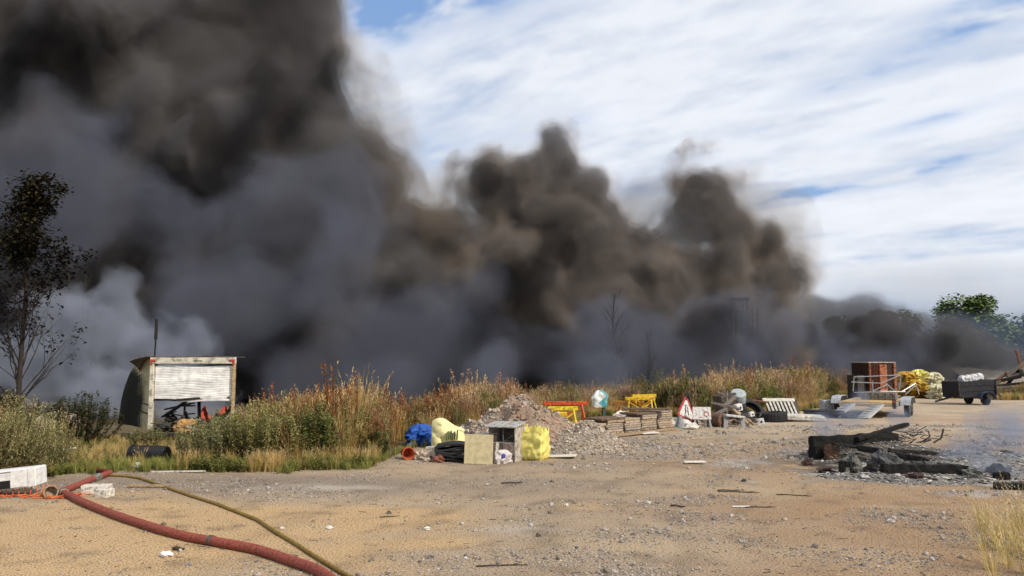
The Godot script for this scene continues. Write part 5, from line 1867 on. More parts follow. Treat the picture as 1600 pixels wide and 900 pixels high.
	for q in [[3.72, -21.7, 0.60, "dark brown plank lying across the right slab stacks", 1.3], [1.3, -19.6, 0.36, "dark plank lying on the ground left of the slab stacks", 0.9]]:
		s = Shape.new()
		s.box(Vector3(q[4], 0.06, 0.22), Vector3.ZERO, Basis(), 0.008)
		single("dark_plank", s, mat("dark_board", Color(0.16, 0.11, 0.075), 0.85, "blotch", 0.5), q[3], "plank", on_ground(q[0], q[1], q[2]), -6.0)
	# yellow and orange trestles
	var ty := mat("trestle_yellow", Color(0.66, 0.43, 0.03), 0.5, "blotch", 0.5, 0.2)
	var red := mat("trestle_orange", Color(0.58, 0.09, 0.025), 0.5, "blotch", 0.6, 0.2)
	trestle("trestle", "long orange red trestle standing behind the yellow one", on_ground(1.58, -22.9), 4.0, 1.30, 0.70, red)
	trestle("trestle", "bright yellow trestle standing behind the gravel heap", on_ground(1.40, -21.6), 6.0, 0.85, 0.63, mat("trestle_bright", Color(0.74, 0.58, 0.03), 0.5, "blotch", 0.5, 0.2))
	trestle("trestle", "tipped yellow trestle leaning left beside the bright yellow one", on_ground(1.05, -21.2), 24.0, 0.85, 0.52, ty, 14.0)
	o = thing("striped_barrier", "red and white striped barrier board lying against the yellow trestles", "barrier", on_ground(0.92, -21.0, 0.46), 14.0)
	for k in 5:
		s = Shape.new()
		s.box(Vector3(0.148, 0.12, 0.03), Vector3((k - 2) * 0.15, (k - 2) * 0.028, 0), Basis(Vector3(0, 0, 1), 0.18), 0.004)
		part("stripe", s, mat("barrier_white", Color(0.70, 0.67, 0.63), 0.6, "blotch", 0.4) if k % 2 == 0 else mat("barrier_red", Color(0.5, 0.16, 0.08), 0.6, "blotch", 0.4), o)
	trestle("trestle", "front yellow trestle of the pair by the green bush", on_ground(4.3, -26.2), -6.0, 1.0, 0.66, ty)
	trestle("trestle", "rear yellow trestle of the pair by the green bush, turned right", on_ground(4.5, -26.6), 22.0, 0.95, 0.72, ty)
	trestle("trestle", "rusty yellow trestle folded under the pair by the green bush", on_ground(4.0, -26.6), -22.0, 1.0, 0.5, mat("rusty_yellow", Color(0.45, 0.22, 0.04), 0.6, "rust", 0.4))
	# white and teal bag on a post
	o = thing("hanging_bag", "white and teal plastic bag pulled over a short post in the weeds", "bag", on_ground(2.86, -25.4), 0.0)
	s = bag_shape(0.44, 0.56, 0.3, 41, 0.3, 0.0, false)
	for k in s.v.size():
		s.v[k].y += 0.42
		var tx := s.v[k].x + 0.10 * sin(s.v[k].y * 14.0)
		s.c[k] = Color(0.70, 0.74, 0.74) if tx < 0.06 else Color(0.10, 0.36, 0.42)
	part("bag", s, mat("bag_vertex", Color(1, 1, 1), 0.5, "soft", 0.3, 0.4, 0.0, true), o, true)
	s = Shape.new()
	s.bar(Vector3(0.12, 0, 0), Vector3(0.12, 0.5, 0), 0.09, 0.09)
	part("post", s, mat("dark_teal_post", Color(0.05, 0.08, 0.08), 0.8, "soft", 0.4), o)
	# crumpled white rubbish
	for q in [[3.15, -22.3, 0.40, 0.11, "white plastic scrap lying on the slab stacks near the teal bag"], [4.85, -22.6, 0.10, 0.16, "crumpled white sheet at the right end of the slab stacks"], [5.1, -22.1, 0.08, 0.11, "small crumpled white bag in front of the triangular sign"]]:
		s = Shape.new()
		s.rock(Vector3(q[3] * 1.7, q[3] * 0.8, q[3]), int(q[0] * 10), Vector3.ZERO, 0.7, 9)
		single("plastic_scrap", s, mat("white_sheet", Color(0.68, 0.65, 0.60)), q[4], "plastic scrap", on_ground(q[0], q[1], q[2]))


# ---------------------------------------------------------------- right: signs, junk, trailers
func road_signs():
	var frame := mat("sign_frame", Color(0.035, 0.035, 0.037), 0.6, "blotch", 0.4)
	var white := mat("sign_white", Color(0.66, 0.65, 0.64), 0.45, "blotch", 0.5, 0.1)
	var red := mat("sign_red", Color(0.42, 0.045, 0.04), 0.45, "blotch", 0.4, 0.1)
	var black := mat("sign_black", Color(0.02, 0.02, 0.02), 0.5, "soft", 0.4, 0.0)
	# triangular road works sign, lying back on its frame and turned to the left
	var o := thing("road_sign", "triangular red bordered road narrows sign leaning back on a black frame", "road sign", on_ground(5.0, -22.8), 34.0)
	var lean := Basis(Vector3(0, 0, 1), -0.30) * Basis(Vector3(1, 0, 0), -0.30)
	var plate := func(size: float, z: float, t: float) -> Shape:
		var s := Shape.new()
		var front := []
		var back := []
		for k in 3:
			# corners cut a little, as they are rounded on the sign
			for e in [-1, 1]:
				var a = PI / 2 + TAU * k / 3.0 + e * 0.10
				var p := Vector3(cos(a) * size, sin(a) * size, z)
				front.append(lean * p + Vector3(0.1, 0.46, 0.02))
				back.append(lean * (p - Vector3(0, 0, t)) + Vector3(0.1, 0.46, 0.02))
		for k in range(1, 5):
			s.tri(front[0], front[k], front[k + 1])
			s.tri(back[0], back[k + 1], back[k])
		for k in 6:
			s.quad(back[k], back[(k + 1) % 6], front[(k + 1) % 6], front[k])
		return s
	part("plate", plate.call(0.46, 0.0, 0.02), frame, o)
	part("red_border", plate.call(0.445, 0.008, 0.007), red, o)
	part("white_face", plate.call(0.335, 0.014, 0.005), white, o)
	for q in [[-0.075, -0.11, -0.035, 0.13], [0.075, -0.11, 0.035, 0.13], [-0.035, 0.13, -0.05, 0.19]]:
		var s := Shape.new()
		s.bar(lean * Vector3(q[0], q[1], 0.018) + Vector3(0.1, 0.46, 0.02), lean * Vector3(q[2], q[3], 0.018) + Vector3(0.1, 0.46, 0.02), 0.035, 0.006, lean * Vector3(0, 0, 1))
		part("symbol", s, black, o)
	for q in [[-0.28, 0.05, 0.30, 0.96], [0.50, 0.10, 0.34, 0.98], [0.42, -0.42, 0.36, 0.98]]:
		var s := Shape.new()
		s.bar(Vector3(q[0], 0.02, q[1]), Vector3(q[2], q[3], -0.14), 0.07, 0.04)
		part("leg", s, frame, o)
	var sh := Shape.new()
	sh.box(Vector3(0.42, 0.36, 0.03), Vector3(0.42, 0.2, -0.1), Basis(Vector3(1, 0, 0), -0.25) * Basis(UPV, 0.5), 0.01)
	part("back_plate", sh, frame, o)
	# square white sign on grey legs
	o = thing("road_sign", "square white sign with a faded red mark on two grey legs", "road sign", on_ground(5.46, -22.5), -3.0)
	var tilt := Basis(Vector3(1, 0, 0), -0.22)
	var c := Vector3(0, 0.42, 0)
	sh = Shape.new()
	sh.box(Vector3(0.52, 0.36, 0.022), c, tilt, 0.008)
	part("plate", sh, white, o)
	sh = Shape.new()
	var ring := []
	for k in 15:
		var a := TAU * k / 14.0
		var q := pow(pow(absf(cos(a)), 4.0) + pow(absf(sin(a)), 4.0), -0.25)
		ring.append(c + tilt * Vector3(0.13 + cos(a) * q * 0.062, -0.02 + sin(a) * q * 0.062, 0.013))
	sh.tube(ring, 0.011, 5, false)
	part("red_mark", sh, red, o)
	sh = Shape.new()
	sh.box(Vector3(0.14, 0.025, 0.004), c + tilt * Vector3(-0.05, -0.125, 0.014), tilt, 0.001)
	part("red_line", sh, mat("faded_red", Color(0.55, 0.30, 0.28), 0.6, "blotch", 0.2, 0.0), o)
	for e in [-1, 1]:
		sh = Shape.new()
		sh.bar(Vector3(e * 0.20, 0.26, 0.04), Vector3(e * 0.235, 0.0, 0.14), 0.05, 0.03)
		part("leg", sh, mat("grey_plastic", Color(0.28, 0.30, 0.32), 0.6, "blotch", 0.4), o)
		sh = Shape.new()
		sh.bar(Vector3(e * 0.20, 0.55, -0.05), Vector3(e * 0.22, 0.0, -0.28), 0.05, 0.03)
		part("rear_leg", sh, frame, o)
	# grey cone left of the signs
	o = thing("grey_funnel", "pale grey plastic funnel standing left of the triangular sign", "funnel", on_ground(4.83, -22.5))
	sh = Shape.new()
	sh.lathe([[0.0, 0.0], [0.20, 0.0], [0.20, 0.02], [0.15, 0.03], [0.05, 0.34], [0.03, 0.34], [0.0, 0.30]], 14)
	part("shell", sh, mat("grey_plastic", Color(0.28, 0.30, 0.32)), o, true)


func tyre(called: String, label: String, at: Vector3, turn: Basis, r: float, w: float, group := ""):
	var o := thing(called, label, "tyre", at, 0.0, group)
	o.basis = turn
	var s := Shape.new()
	var prof := []
	var h := w / 2
	for q in [[0.58, -0.7], [0.62, -0.95], [0.8, -1.0], [0.94, -0.9], [1.0, -0.7], [1.0, -0.28], [0.975, -0.26], [0.975, -0.18], [1.0, -0.16], [1.0, 0.16], [0.975, 0.18], [0.975, 0.26], [1.0, 0.28], [1.0, 0.7], [0.94, 0.9], [0.8, 1.0], [0.62, 0.95], [0.58, 0.7], [0.66, 0.4], [0.86, 0.3], [0.86, -0.3], [0.66, -0.4], [0.58, -0.7]]:
		prof.append([q[0] * r, q[1] * h])
	s.lathe(prof, 30)
	part("carcass", s, mat("tyre_rubber", Color(0.03, 0.03, 0.032), 0.75, "blotch", 0.4, 0.5), o, true)
	s = Shape.new()
	for k in 30:
		var a := TAU * k / 30.0
		s.box(Vector3(0.012, w * 0.9, 0.02), Vector3(cos(a) * r, 0, -sin(a) * r), around(a), 0.003)
	part("tread", s, mat("tyre_rubber", Color(0.03, 0.03, 0.032)), o)


func junk():
	rng.seed = 52
	tyre("tyre", "upright worn tyre leaning behind the flat one by the white rack", on_ground(7.85, -25.6, 0.33), Basis(Vector3(0, 1, 0), 0.5) * Basis(Vector3(1, 0, 0), 0.75), 0.44, 0.26, "old tyres beside the junk heap")
	tyre("tyre", "flat lying tyre in front beside the white rack", on_ground(8.35, -25.1, 0.16), Basis(Vector3(0, 0, 1), 0.06), 0.46, 0.30, "old tyres beside the junk heap")
	tyre("tyre", "tyre lying tilted at the left of the two tyres beside the junk", on_ground(7.6, -25.3, 0.2), Basis(Vector3(0, 0, 1), -0.4) * Basis(Vector3(1, 0, 0), 0.2), 0.40, 0.24, "old tyres beside the junk heap")
	var s := Shape.new()
	s.box(Vector3(0.75, 0.04, 0.34), Vector3.ZERO, Basis(Vector3(0, 0, 1), -0.12), 0.008)
	single("rusty_sheet", s, mat("rusty_sheet", Color(0.20, 0.10, 0.07), 0.8, "rust", 0.4), "rusty flat sheet lying over the tyres", "metal sheet", on_ground(8.1, -26.0, 0.62), -12.0)
	# junk heap: posts, machine parts, boxes, planks
	var dark := mat("burnt_grey", Color(0.13, 0.125, 0.125), 0.9, "char", 0.3)
	var wood := mat("weathered_wood", Color(0.34, 0.25, 0.16))
	var white := mat("box_white", Color(0.74, 0.745, 0.75))
	var steel := mat("dull_steel", Color(0.24, 0.25, 0.26), 0.5, "rust", 0.4, 0.3, 0.5)
	var planks = [[6.1, -23.6, 0.30, 1.0, 20.0, 24.0, "short grey plank poking up left of the junk heap"], [6.55, -23.9, 0.55, 0.9, -12.0, -10.0, "grey timber lying level across the top of the junk heap"], [6.9, -23.4, 0.2, 0.85, -38.0, -52.0, "thick timber leaning steeply at the right of the junk heap"], [6.3, -23.2, 0.12, 0.7, 8.0, 6.0, "plank lying low at the front of the junk heap"], [6.75, -24.3, 0.65, 0.8, 24.0, 40.0, "plank sticking up at the back of the junk heap"], [7.15, -23.8, 0.15, 0.8, -20.0, -70.0, "plank with its end towards the yard right of the junk heap"]]
	for q in planks:
		s = Shape.new()
		s.box(Vector3(q[3], 0.07, 0.12), Vector3.ZERO, Basis(Vector3(0, 0, 1), deg_to_rad(q[4])), 0.01)
		single("junk_plank", s, wood if q[2] < 0.3 else mat("grey_timber", Color(0.20, 0.18, 0.16), 0.9, "blotch", 0.4), q[6], "plank", on_ground(q[0], q[1], q[2]), q[5])
	var boxes = [[6.95, -24.0, 0.50, 0.22, 24.0, "white switch box with a dark hole on top of the junk heap"], [7.35, -24.0, 0.30, 0.15, 10.0, "small white box right of the switch box"], [7.5, -23.6, 0.10, 0.20, -16.0, "white box with a dark round hole low beside the tyres"]]
	for q in boxes:
		var o := thing("metal_box", q[5], "box", on_ground(q[0], q[1], q[2]), q[4])
		s = Shape.new()
		s.box(Vector3(q[3], q[3] * 0.95, q[3] * 0.7), Vector3.ZERO, Basis(Vector3(0, 0, 1), 0.2), 0.012)
		part("case", s, white, o)
		s = Shape.new()
		s.lathe([[0.0, 0.012], [q[3] * 0.17, 0.012], [q[3] * 0.17, 0.0]], 12, Transform3D(Basis(Vector3(1, 0, 0), PI / 2), Vector3(0.02, 0, q[3] * 0.35)))
		part("hole_plate", s, mat("matt_black", Color(0.015, 0.015, 0.017)), o)
	# round drum, bench, barrel on its side
	var o := thing("brown_drum", "brown drum lying on its side at the left front of the junk heap", "drum", on_ground(6.05, -22.9, 0.2), 30.0)
	s = Shape.new()
	s.lathe([[0.0, 0.2], [0.16, 0.2], [0.2, 0.18], [0.2, -0.18], [0.18, -0.2], [0.17, -0.14], [0.0, -0.14]], 20, Transform3D(Basis(Vector3(1, 0, 0), PI / 2), Vector3.ZERO))
	part("shell", s, mat("brown_drum", Color(0.16, 0.10, 0.075), 0.7, "rust", 0.4), o, true)
	o = thing("low_bench", "small white topped bench with grey legs before the junk heap", "bench", on_ground(6.45, -22.75), 12.0)
	s = Shape.new()
	s.box(Vector3(0.62, 0.07, 0.26), Vector3(0, 0.32, 0), Basis(Vector3(0, 0, 1), -0.12), 0.02)
	part("seat", s, mat("bench_white", Color(0.55, 0.55, 0.54), 0.6, "blotch", 0.4), o)
	for e in [-1, 1]:
		s = Shape.new()
		s.bar(Vector3(e * 0.25, 0.32 - e * 0.02, 0), Vector3(e * 0.28, 0, 0.03), 0.16, 0.04)
		part("leg", s, mat("grey_plastic", Color(0.28, 0.30, 0.32)), o)
	# tilted machine casing at the back, curved light shell
	o = thing("machine_casing", "dark machine casing with a pale curved cover behind the junk heap", "machine", on_ground(7.0, -25.2, 0.0), 18.0)
	s = Shape.new()
	s.box(Vector3(0.62, 0.75, 0.5), Vector3(-0.1, 0.5, 0), Basis(Vector3(0, 0, 1), 0.2), 0.03)
	part("body", s, mat("brown_casing", Color(0.085, 0.07, 0.062), 0.7, "rust", 0.5), o)
	s = Shape.new()
	s.lathe([[0.0, 0.17], [0.22, 0.17], [0.25, 0.14], [0.25, -0.14], [0.22, -0.17], [0.0, -0.17]], 20, Transform3D(Basis(Vector3(0, 0, 1), 0.25) * Basis(Vector3(1, 0, 0), 0.5), Vector3(0.28, 0.78, 0.1)))
	part("cover", s, mat("pale_blue_grey", Color(0.40, 0.45, 0.47), 0.5, "blotch", 0.4), o, true)
	s = Shape.new()
	s.bar(Vector3(-0.5, 0.95, 0.1), Vector3(0.3, 0.62, 0.3), 0.06, 0.05)
	s.bar(Vector3(-0.3, 0.2, 0.3), Vector3(-0.2, 1.0, 0.2), 0.05, 0.05)
	part("arm", s, steel, o)
	for k in 24:
		s = Shape.new()
		var p := on_ground(rnd(5.9, 7.5), rnd(-24.6, -23.0), rnd(0.03, 0.30))
		if k % 3 == 0:
			s.rock(Vector3(rnd(0.06, 0.14), rnd(0.05, 0.1), rnd(0.06, 0.12)), 600 + k, Vector3.ZERO, 0.6, 7)
		elif k % 3 == 1:
			s.tube([Vector3(-0.25, 0, 0), Vector3(0, rnd(0.0, 0.12), 0.05), Vector3(0.25, rnd(-0.1, 0.1), 0)], rnd(0.012, 0.03), 6)
		else:
			s.box(Vector3(rnd(0.15, 0.4), rnd(0.03, 0.14), rnd(0.1, 0.25)), Vector3.ZERO, Basis(Vector3(0, 0, 1), rnd(-0.7, 0.7)), 0.01)
		var scrap := single("scrap_piece", s, [dark, steel, mat("brown_casing", Color(0.085, 0.07, 0.062)), mat("scorched_grey", Color(0.16, 0.155, 0.15))][k % 4], ["lumpy ", "rod shaped ", "flat boxy "][k % 3] + ["charred ", "steel grey ", "dark brown ", "scorched grey "][k % 4] + "scrap piece " + ("behind the junk heap planks" if p.z < -23.8 else "in front of the junk heap planks"), "scrap", p, rnd(0, 180), k % 3 == 1)
		scrap.set_meta("group", "scrap pieces in the junk heap")
	# white slatted rack leaning behind a flat white slab
	var rackm := mat("rack_white", Color(0.62, 0.60, 0.55), 0.6, "blotch", 0.6)
	o = thing("slatted_rack", "white slatted rack leaning back behind the flat white panel by the tyres", "rack", on_ground(9.0, -25.9), -4.0)
	var lean := Basis(Vector3(0, 0, 1), 0.0) * Basis(Vector3(1, 0, 0), -0.62)
	for k in 8:
		s = Shape.new()
		s.box(Vector3(0.065, 0.72, 0.045), Vector3(-0.42 + k * 0.12 - 0.0, 0.33, -0.22) + Vector3(0.0, 0, 0), lean * Basis(Vector3(0, 0, 1), 0.16), 0.008)
		part("slat", s, rackm, o)
	for q in [[0.62, 0.13, -0.05], [0.05, 0.12, 0.07]]:
		s = Shape.new()
		s.box(Vector3(1.06, q[1], 0.07), Vector3(q[2], q[0], -0.42 if q[0] > 0.3 else -0.02), lean, 0.012)
		part("rail", s, rackm, o)
	s = Shape.new()
	s.box(Vector3(1.05, 0.70, 0.02), Vector3(0.05, 0.33, -0.30), lean, 0.004)
	part("backing", s, mat("rack_back", Color(0.10, 0.085, 0.07), 0.8, "blotch", 0.5), o)
	s = Shape.new()
	s.box(Vector3(1.25, 0.16, 1.0), Vector3(0, 0.10, 0), Basis(Vector3(0, 0, 1), -0.03), 0.03)
	single("flat_panel", s, rackm, "flat thick white panel lying before the slatted rack", "panel", on_ground(9.45, -25.4), -14.0)
	# dark bundle of pipes
	rng.seed = 61
	for k in 11:
		s = Shape.new()
		var y := 0.05 + 0.055 * (k / 3) + rnd(0.0, 0.03)
		s.tube([Vector3(-0.75, 0, 0), Vector3(0, rnd(-0.02, 0.02), 0), Vector3(0.75, rnd(-0.08, 0.02), 0)], 0.032, 8)
		var p := single("metal_pipe", s, mat("dark_pipe", Color(0.045, 0.05, 0.06), 0.45, "rust", 0.4, 0.2, 0.4), ["bottom row", "middle row", "top row", "topmost loose"][k / 3] + " dark pipe in the bundle between white panel and flatbed trailer", "pipe", on_ground(10.75 + rnd(-0.15, 0.15), -26.6 + (k % 3) * 0.14, y), rnd(-26, -10), true)
		p.set_meta("group", "bundle of dark pipes left of the trailer")
	s = Shape.new()
	s.box(Vector3(0.42, 0.5, 0.3), Vector3(0, 0.25, 0), Basis(), 0.02)
	single("grey_crate", s, mat("grey_board", Color(0.42, 0.42, 0.42)), "grey crate standing at the left corner of the flatbed trailer", "crate", on_ground(11.35, -28.2), 10.0)


func wheel(parent: Node3D, at: Vector3, r: float, w: float, rim_m: Material, called := "wheel"):
	var o := part(called, tyre_ring(r, w), mat("tyre_rubber", Color(0.03, 0.03, 0.032)), parent, true)
	o.position = at
	o.rotation_degrees.z = -90.0
	var s := Shape.new()
	s.lathe([[0.0, -0.02], [r * 0.18, -0.02], [r * 0.2, 0.04], [r * 0.5, 0.02], [r * 0.6, w * 0.42], [r * 0.64, w * 0.42], [r * 0.64, -w * 0.4], [0.0, -w * 0.3]].map(func(q): return [q[0], -q[1]]), 20)
	part("rim", s, rim_m, o, true)
	s = Shape.new()
	s.lathe([[0.0, w * 0.5], [r * 0.15, w * 0.45], [r * 0.18, 0.0]], 12)
	part("hub", s, rim_m, o, true)


func tyre_ring(r: float, w: float) -> Shape:
	var s := Shape.new()
	s.lathe([[0.6, -0.8], [0.66, -1.0], [0.86, -1.0], [0.97, -0.8], [1.0, -0.5], [1.0, -0.1], [0.975, -0.08], [0.975, 0.08], [1.0, 0.1], [1.0, 0.5], [0.97, 0.8], [0.86, 1.0], [0.66, 1.0], [0.6, 0.8], [0.6, -0.8]].map(func(q): return [q[0] * r, q[1] * w * 0.5]), 28)
	return s


func flatbed_trailer():
	var steel := mat("galvanised", Color(0.36, 0.37, 0.38), 0.45, "blotch", 0.6, 0.2, 0.55)
	var o := thing("flatbed_trailer", "flat plant trailer with wooden deck, twin wheels and two lowered ramps", "trailer", on_ground(12.1, -26.6), -33.0)
	var w := 1.7
	var h := 0.50
	# deck boards across
	for k in 16:
		var s := Shape.new()
		s.box(Vector3(w, 0.035, 0.195), Vector3(0, h + rnd(0.0, 0.004), -0.1 - k * 0.2), Basis(), 0.006)
		part("deck_board", s, mat("deck_wood" + str(k % 3), [Color(0.55, 0.37, 0.17), Color(0.50, 0.34, 0.16), Color(0.60, 0.42, 0.21)][k % 3], 0.8, "blotch", 0.5), o)
	for e in [-1, 1]:
		var s := Shape.new()
		s.box(Vector3(0.06, 0.14, 3.3), Vector3(e * (w / 2 + 0.03), h - 0.05, -1.6), Basis(), 0.008)
		part("side_rail", s, steel, o)
		for z in [-0.95, -1.6]:
			wheel(o, Vector3(e * (w / 2 + 0.27), 0.30, z), 0.29, 0.17, steel)
		s = Shape.new()
		var rows := []
		for j in 2:
			var row := []
			for q in [[-0.52, 0.42], [-0.62, 0.58], [-0.80, 0.66], [-1.28, 0.66], [-1.76, 0.66], [-1.92, 0.58], [-2.02, 0.42]]:
				row.append(Vector3(e * (w / 2 + 0.10 + 0.32 * j), q[1], q[0]))
			if e < 0:
				row.reverse()
			rows.append(row)
		s.sheet(rows, 0.012)
		part("mudguard", s, mat("mudguard_grey", Color(0.40, 0.42, 0.45), 0.5, "blotch", 0.4), o)
	# rear beam with lamp boards
	var s := Shape.new()
	s.box(Vector3(w + 0.1, 0.09, 0.07), Vector3(0, h - 0.07, 0.02), Basis(), 0.01)
	part("rear_beam", s, mat("pale_wood_edge", Color(0.55, 0.42, 0.25), 0.8, "blotch", 0.4), o)
	s = Shape.new()
	s.box(Vector3(0.12, 0.34, 0.08), Vector3(w / 2 - 0.01, h - 0.01, 0.06), Basis(), 0.02)
	var lb := part("lamp_bracket", s, mat("dark_steel", Color(0.06, 0.065, 0.07), 0.5, "blotch", 0.4), o)
	s = Shape.new()
	s.box(Vector3(0.07, 0.08, 0.03), Vector3(w / 2 - 0.01, h + 0.05, 0.105), Basis(), 0.008)
	part("tail_lamp", s, mat("red_reflector", Color(0.42, 0.07, 0.045)), lb)
	# ramps
	for x in [-0.55, 0.35]:
		s = Shape.new()
		s.bar(Vector3(x, h - 0.06, 0.03), Vector3(x - 0.36, 0.03, 0.85), 0.42, 0.05)
		var rp := part("ramp", s, mat("ramp_pale", Color(0.50, 0.50, 0.50), 0.5, "soft", 0.6, 0.1, 0.2), o)
		for k in 6:
			s = Shape.new()
			var t := (k + 0.5) / 6.0
			s.box(Vector3(0.40, 0.025, 0.03), Vector3(x - 0.36 * t, lerpf(h - 0.01, 0.062, t), lerpf(0.03, 0.85, t)), Basis(Vector3(1, 0, 0), 0.3), 0.004)
			part("tread_bar", s, steel, rp)
	# drawbar
	s = Shape.new()
	s.bar(Vector3(-0.5, h - 0.08, -3.2), Vector3(0, h - 0.08, -4.4), 0.07, 0.09)
	s.bar(Vector3(0.5, h - 0.08, -3.2), Vector3(0, h - 0.08, -4.4), 0.07, 0.09)
	part("drawbar", s, steel, o)
	# load: ammo-like crates and a tube frame
	var c := thing("metal_chest", "low grey metal chest on the deck of the flatbed trailer", "chest", o.transform * Vector3(0.12, h + 0.02, -1.9), -33.0)
	s = Shape.new()
	s.box(Vector3(1.15, 0.26, 0.5), Vector3(0, 0.13, 0), Basis(), 0.02)
	part("case", s, mat("grey_green", Color(0.20, 0.20, 0.18), 0.6, "rust", 0.5), c)
	for k in 5:
		s = Shape.new()
		s.box(Vector3(0.02, 0.24, 0.02), Vector3(-0.46 + k * 0.23, 0.13, 0.255), Basis(), 0.004)
		part("rib", s, mat("dark_steel", Color(0.06, 0.065, 0.07)), c)
	var f := thing("tube_frame", "bent galvanised tube frame standing on the flatbed trailer", "frame", o.transform * Vector3(0.0, h + 0.3, -2.3), -14.0)
	var t := 0.02
	for q in [[[-0.85, 0.0, 0.2], [-0.8, 0.52, 0.2], [0.8, 0.60, 0.1], [0.72, 0.05, 0.1]], [[-0.2, -0.02, 0.3], [-0.2, 0.40, 0.3]], [[-0.9, 0.34, 0.2], [0.1, 0.30, 0.2], [0.75, 0.58, 0.1]], [[-0.8, -0.05, 0.1], [0.0, 0.02, 0.4], [0.9, 0.0, 0.2]], [[-0.2, 0.02, 0.3], [0.3, 0.26, 0.2], [0.6, 0.02, 0.0]], [[0.75, 0.0, 0.3], [1.3, 0.3, 0.0], [1.4, -0.1, 0.0]], [[0.9, -0.1, 0.2], [1.25, 0.22, 0.1]]]:
		s = Shape.new()
		var path := []
		for p in q:
			path.append(Vector3(p[0], p[1], p[2]))
		for k in path.size() - 1:
			s.tube([path[k], path[k + 1]], t, 6)
		part("tube", s, mat("bright_tube", Color(0.45, 0.46, 0.48), 0.35, "blotch", 0.3, 0.1, 0.6), f)


func far_things():
	# rust red steel store
	var o := thing("steel_store", "rust red steel store with dark recessed bays behind the flatbed trailer", "container", on_ground(17.65, -38.0), 12.0)
	var red := mat("rust_red", Color(0.33, 0.135, 0.075), 0.75, "rust", 0.9)
	var deep := mat("dark_recess", Color(0.05, 0.03, 0.025), 0.85, "rust", 0.6)
	var s := Shape.new()
	s.box(Vector3(1.42, 1.78, 1.3), Vector3(0, 0.89, -0.05), Basis(), 0.02)
	part("body", s, deep, o)
	for q in [[0.02, 0.40, 1.62], [0.66, 0.13, 1.78], [-0.70, 0.06, 1.78]]:
		s = Shape.new()
		s.box(Vector3(q[1], q[2], 0.10), Vector3(q[0] + 0.02, 0.89, 0.63), Basis(), 0.015)
		part("red_panel", s, red, o)
	for k in 5:
		s = Shape.new()
		s.box(Vector3(0.03, 1.6, 0.05), Vector3(-0.58 + k * 0.085, 0.88, 0.61), Basis(), 0.008)
		part("bay_rib", s, mat("rust_dark", Color(0.14, 0.05, 0.03), 0.8, "rust", 0.5), o)
	s = Shape.new()
	s.box(Vector3(1.5, 0.05, 1.4), Vector3(0, 1.80, -0.05), Basis(), 0.01)
	part("roof", s, mat("roof_edge", Color(0.40, 0.38, 0.36), 0.6, "rust", 0.6), o)
	for x in [-0.07, 0.13]:
		s = Shape.new()
		s.box(Vector3(0.06, 0.10, 0.02), Vector3(x, 0.62, 0.682), Basis(), 0.006)
		part("fork_hole", s, mat("matt_black", Color(0.015, 0.015, 0.017)), o)
	s = Shape.new()
	s.box(Vector3(0.42, 1.2, 0.9), Vector3(0, 0.6, 0), Basis(), 0.02)
	single("dark_cabinet", s, mat("dark_cabinet", Color(0.06, 0.062, 0.065), 0.6, "rust", 0.5), "dark metal cabinet standing against the left of the red store", "cabinet", on_ground(16.7, -37.8), 8.0)
	# pile of yellow and white bulk bags
	rng.seed = 70
	var yel := mat("yellow_bag", Color(0.72, 0.64, 0.13))
	var pale := mat("pale_bag", Color(0.66, 0.63, 0.44), 0.6, "blotch", 0.25, 0.6)
	var och := mat("ochre_bag", Color(0.55, 0.34, 0.05), 0.6, "blotch", 0.3, 0.6)
	var bags = [[20.0, -39.5, 0.78, 0.9, 0.55, 1, "ochre yellow sack at the top left of the bag pile"], [20.7, -39.6, 0.82, 0.8, 0.62, 0, "bright yellow sack on top of the middle of the bag pile"], [21.3, -39.3, 0.55, 0.75, 0.75, 2, "pale yellow sack with white folds high on the right of the bag pile"], [20.3, -39.0, 0.35, 0.85, 0.55, 1, "brownish ochre sack low on the left of the bag pile"], [21.1, -38.6, 0.0, 0.9, 0.75, 2, "white and yellow sack at the front of the bag pile"], [21.8, -38.9, 0.0, 0.8, 0.6, 0, "yellow sack slumped low on the right of the bag pile"], [22.5, -39.0, 0.0, 0.6, 0.35, 2, "small pale sack lying off the right end of the bag pile"], [20.3, -39.6, 0.0, 1.0, 0.6, 1, "dark ochre sack at the bottom back of the bag pile"], [21.2, -39.9, 0.0, 1.0, 0.7, 0, "yellow sack at the bottom rear of the bag pile"]]
	for k in bags.size():
		var q = bags[k]
		o = thing("bulk_bag", q[6], "bag", on_ground(q[0], q[1], q[2]), rnd(0, 90), "pile of yellow bulk bags")
		part("sack", bag_shape(q[3], q[4], q[3] * 0.85, 700 + k, 0.5, 0.1, false, 2.2), [yel, och, pale][q[5]], o, true)
	# dark tipping skip trailer
	var blue := mat("skip_blue_black", Color(0.022, 0.026, 0.038), 0.6, "rust", 0.7)
	o = thing("skip_trailer", "dark blue black box trailer with one wheel and a drawbar", "trailer", on_ground(20.2, -34.4), 4.0)
	o.scale = Vector3(0.88, 0.9, 0.88)
	var c := Basis(Vector3(0, 0, 1), 0.05)
	for q in [["front_wall", Vector3(2.02, 0.25, 0.05), Vector3(0, 1.05, 0.62)], ["front_wall", Vector3(1.94, 0.25, 0.05), Vector3(-0.01, 0.79, 0.60)], ["front_wall", Vector3(1.86, 0.25, 0.05), Vector3(-0.02, 0.53, 0.58)], ["rear_wall", Vector3(2.02, 0.78, 0.05), Vector3(0, 0.78, -0.62)], ["end_wall", Vector3(0.05, 0.78, 1.2), Vector3(-0.98, 0.78, 0)], ["end_wall", Vector3(0.05, 0.78, 1.2), Vector3(0.98, 0.78, 0)], ["floor_pan", Vector3(1.84, 0.06, 1.18), Vector3(0, 0.40, 0)]]:
		s = Shape.new()
		s.box(q[1], c * q[2], c, 0.012)
		part(q[0], s, blue, o)
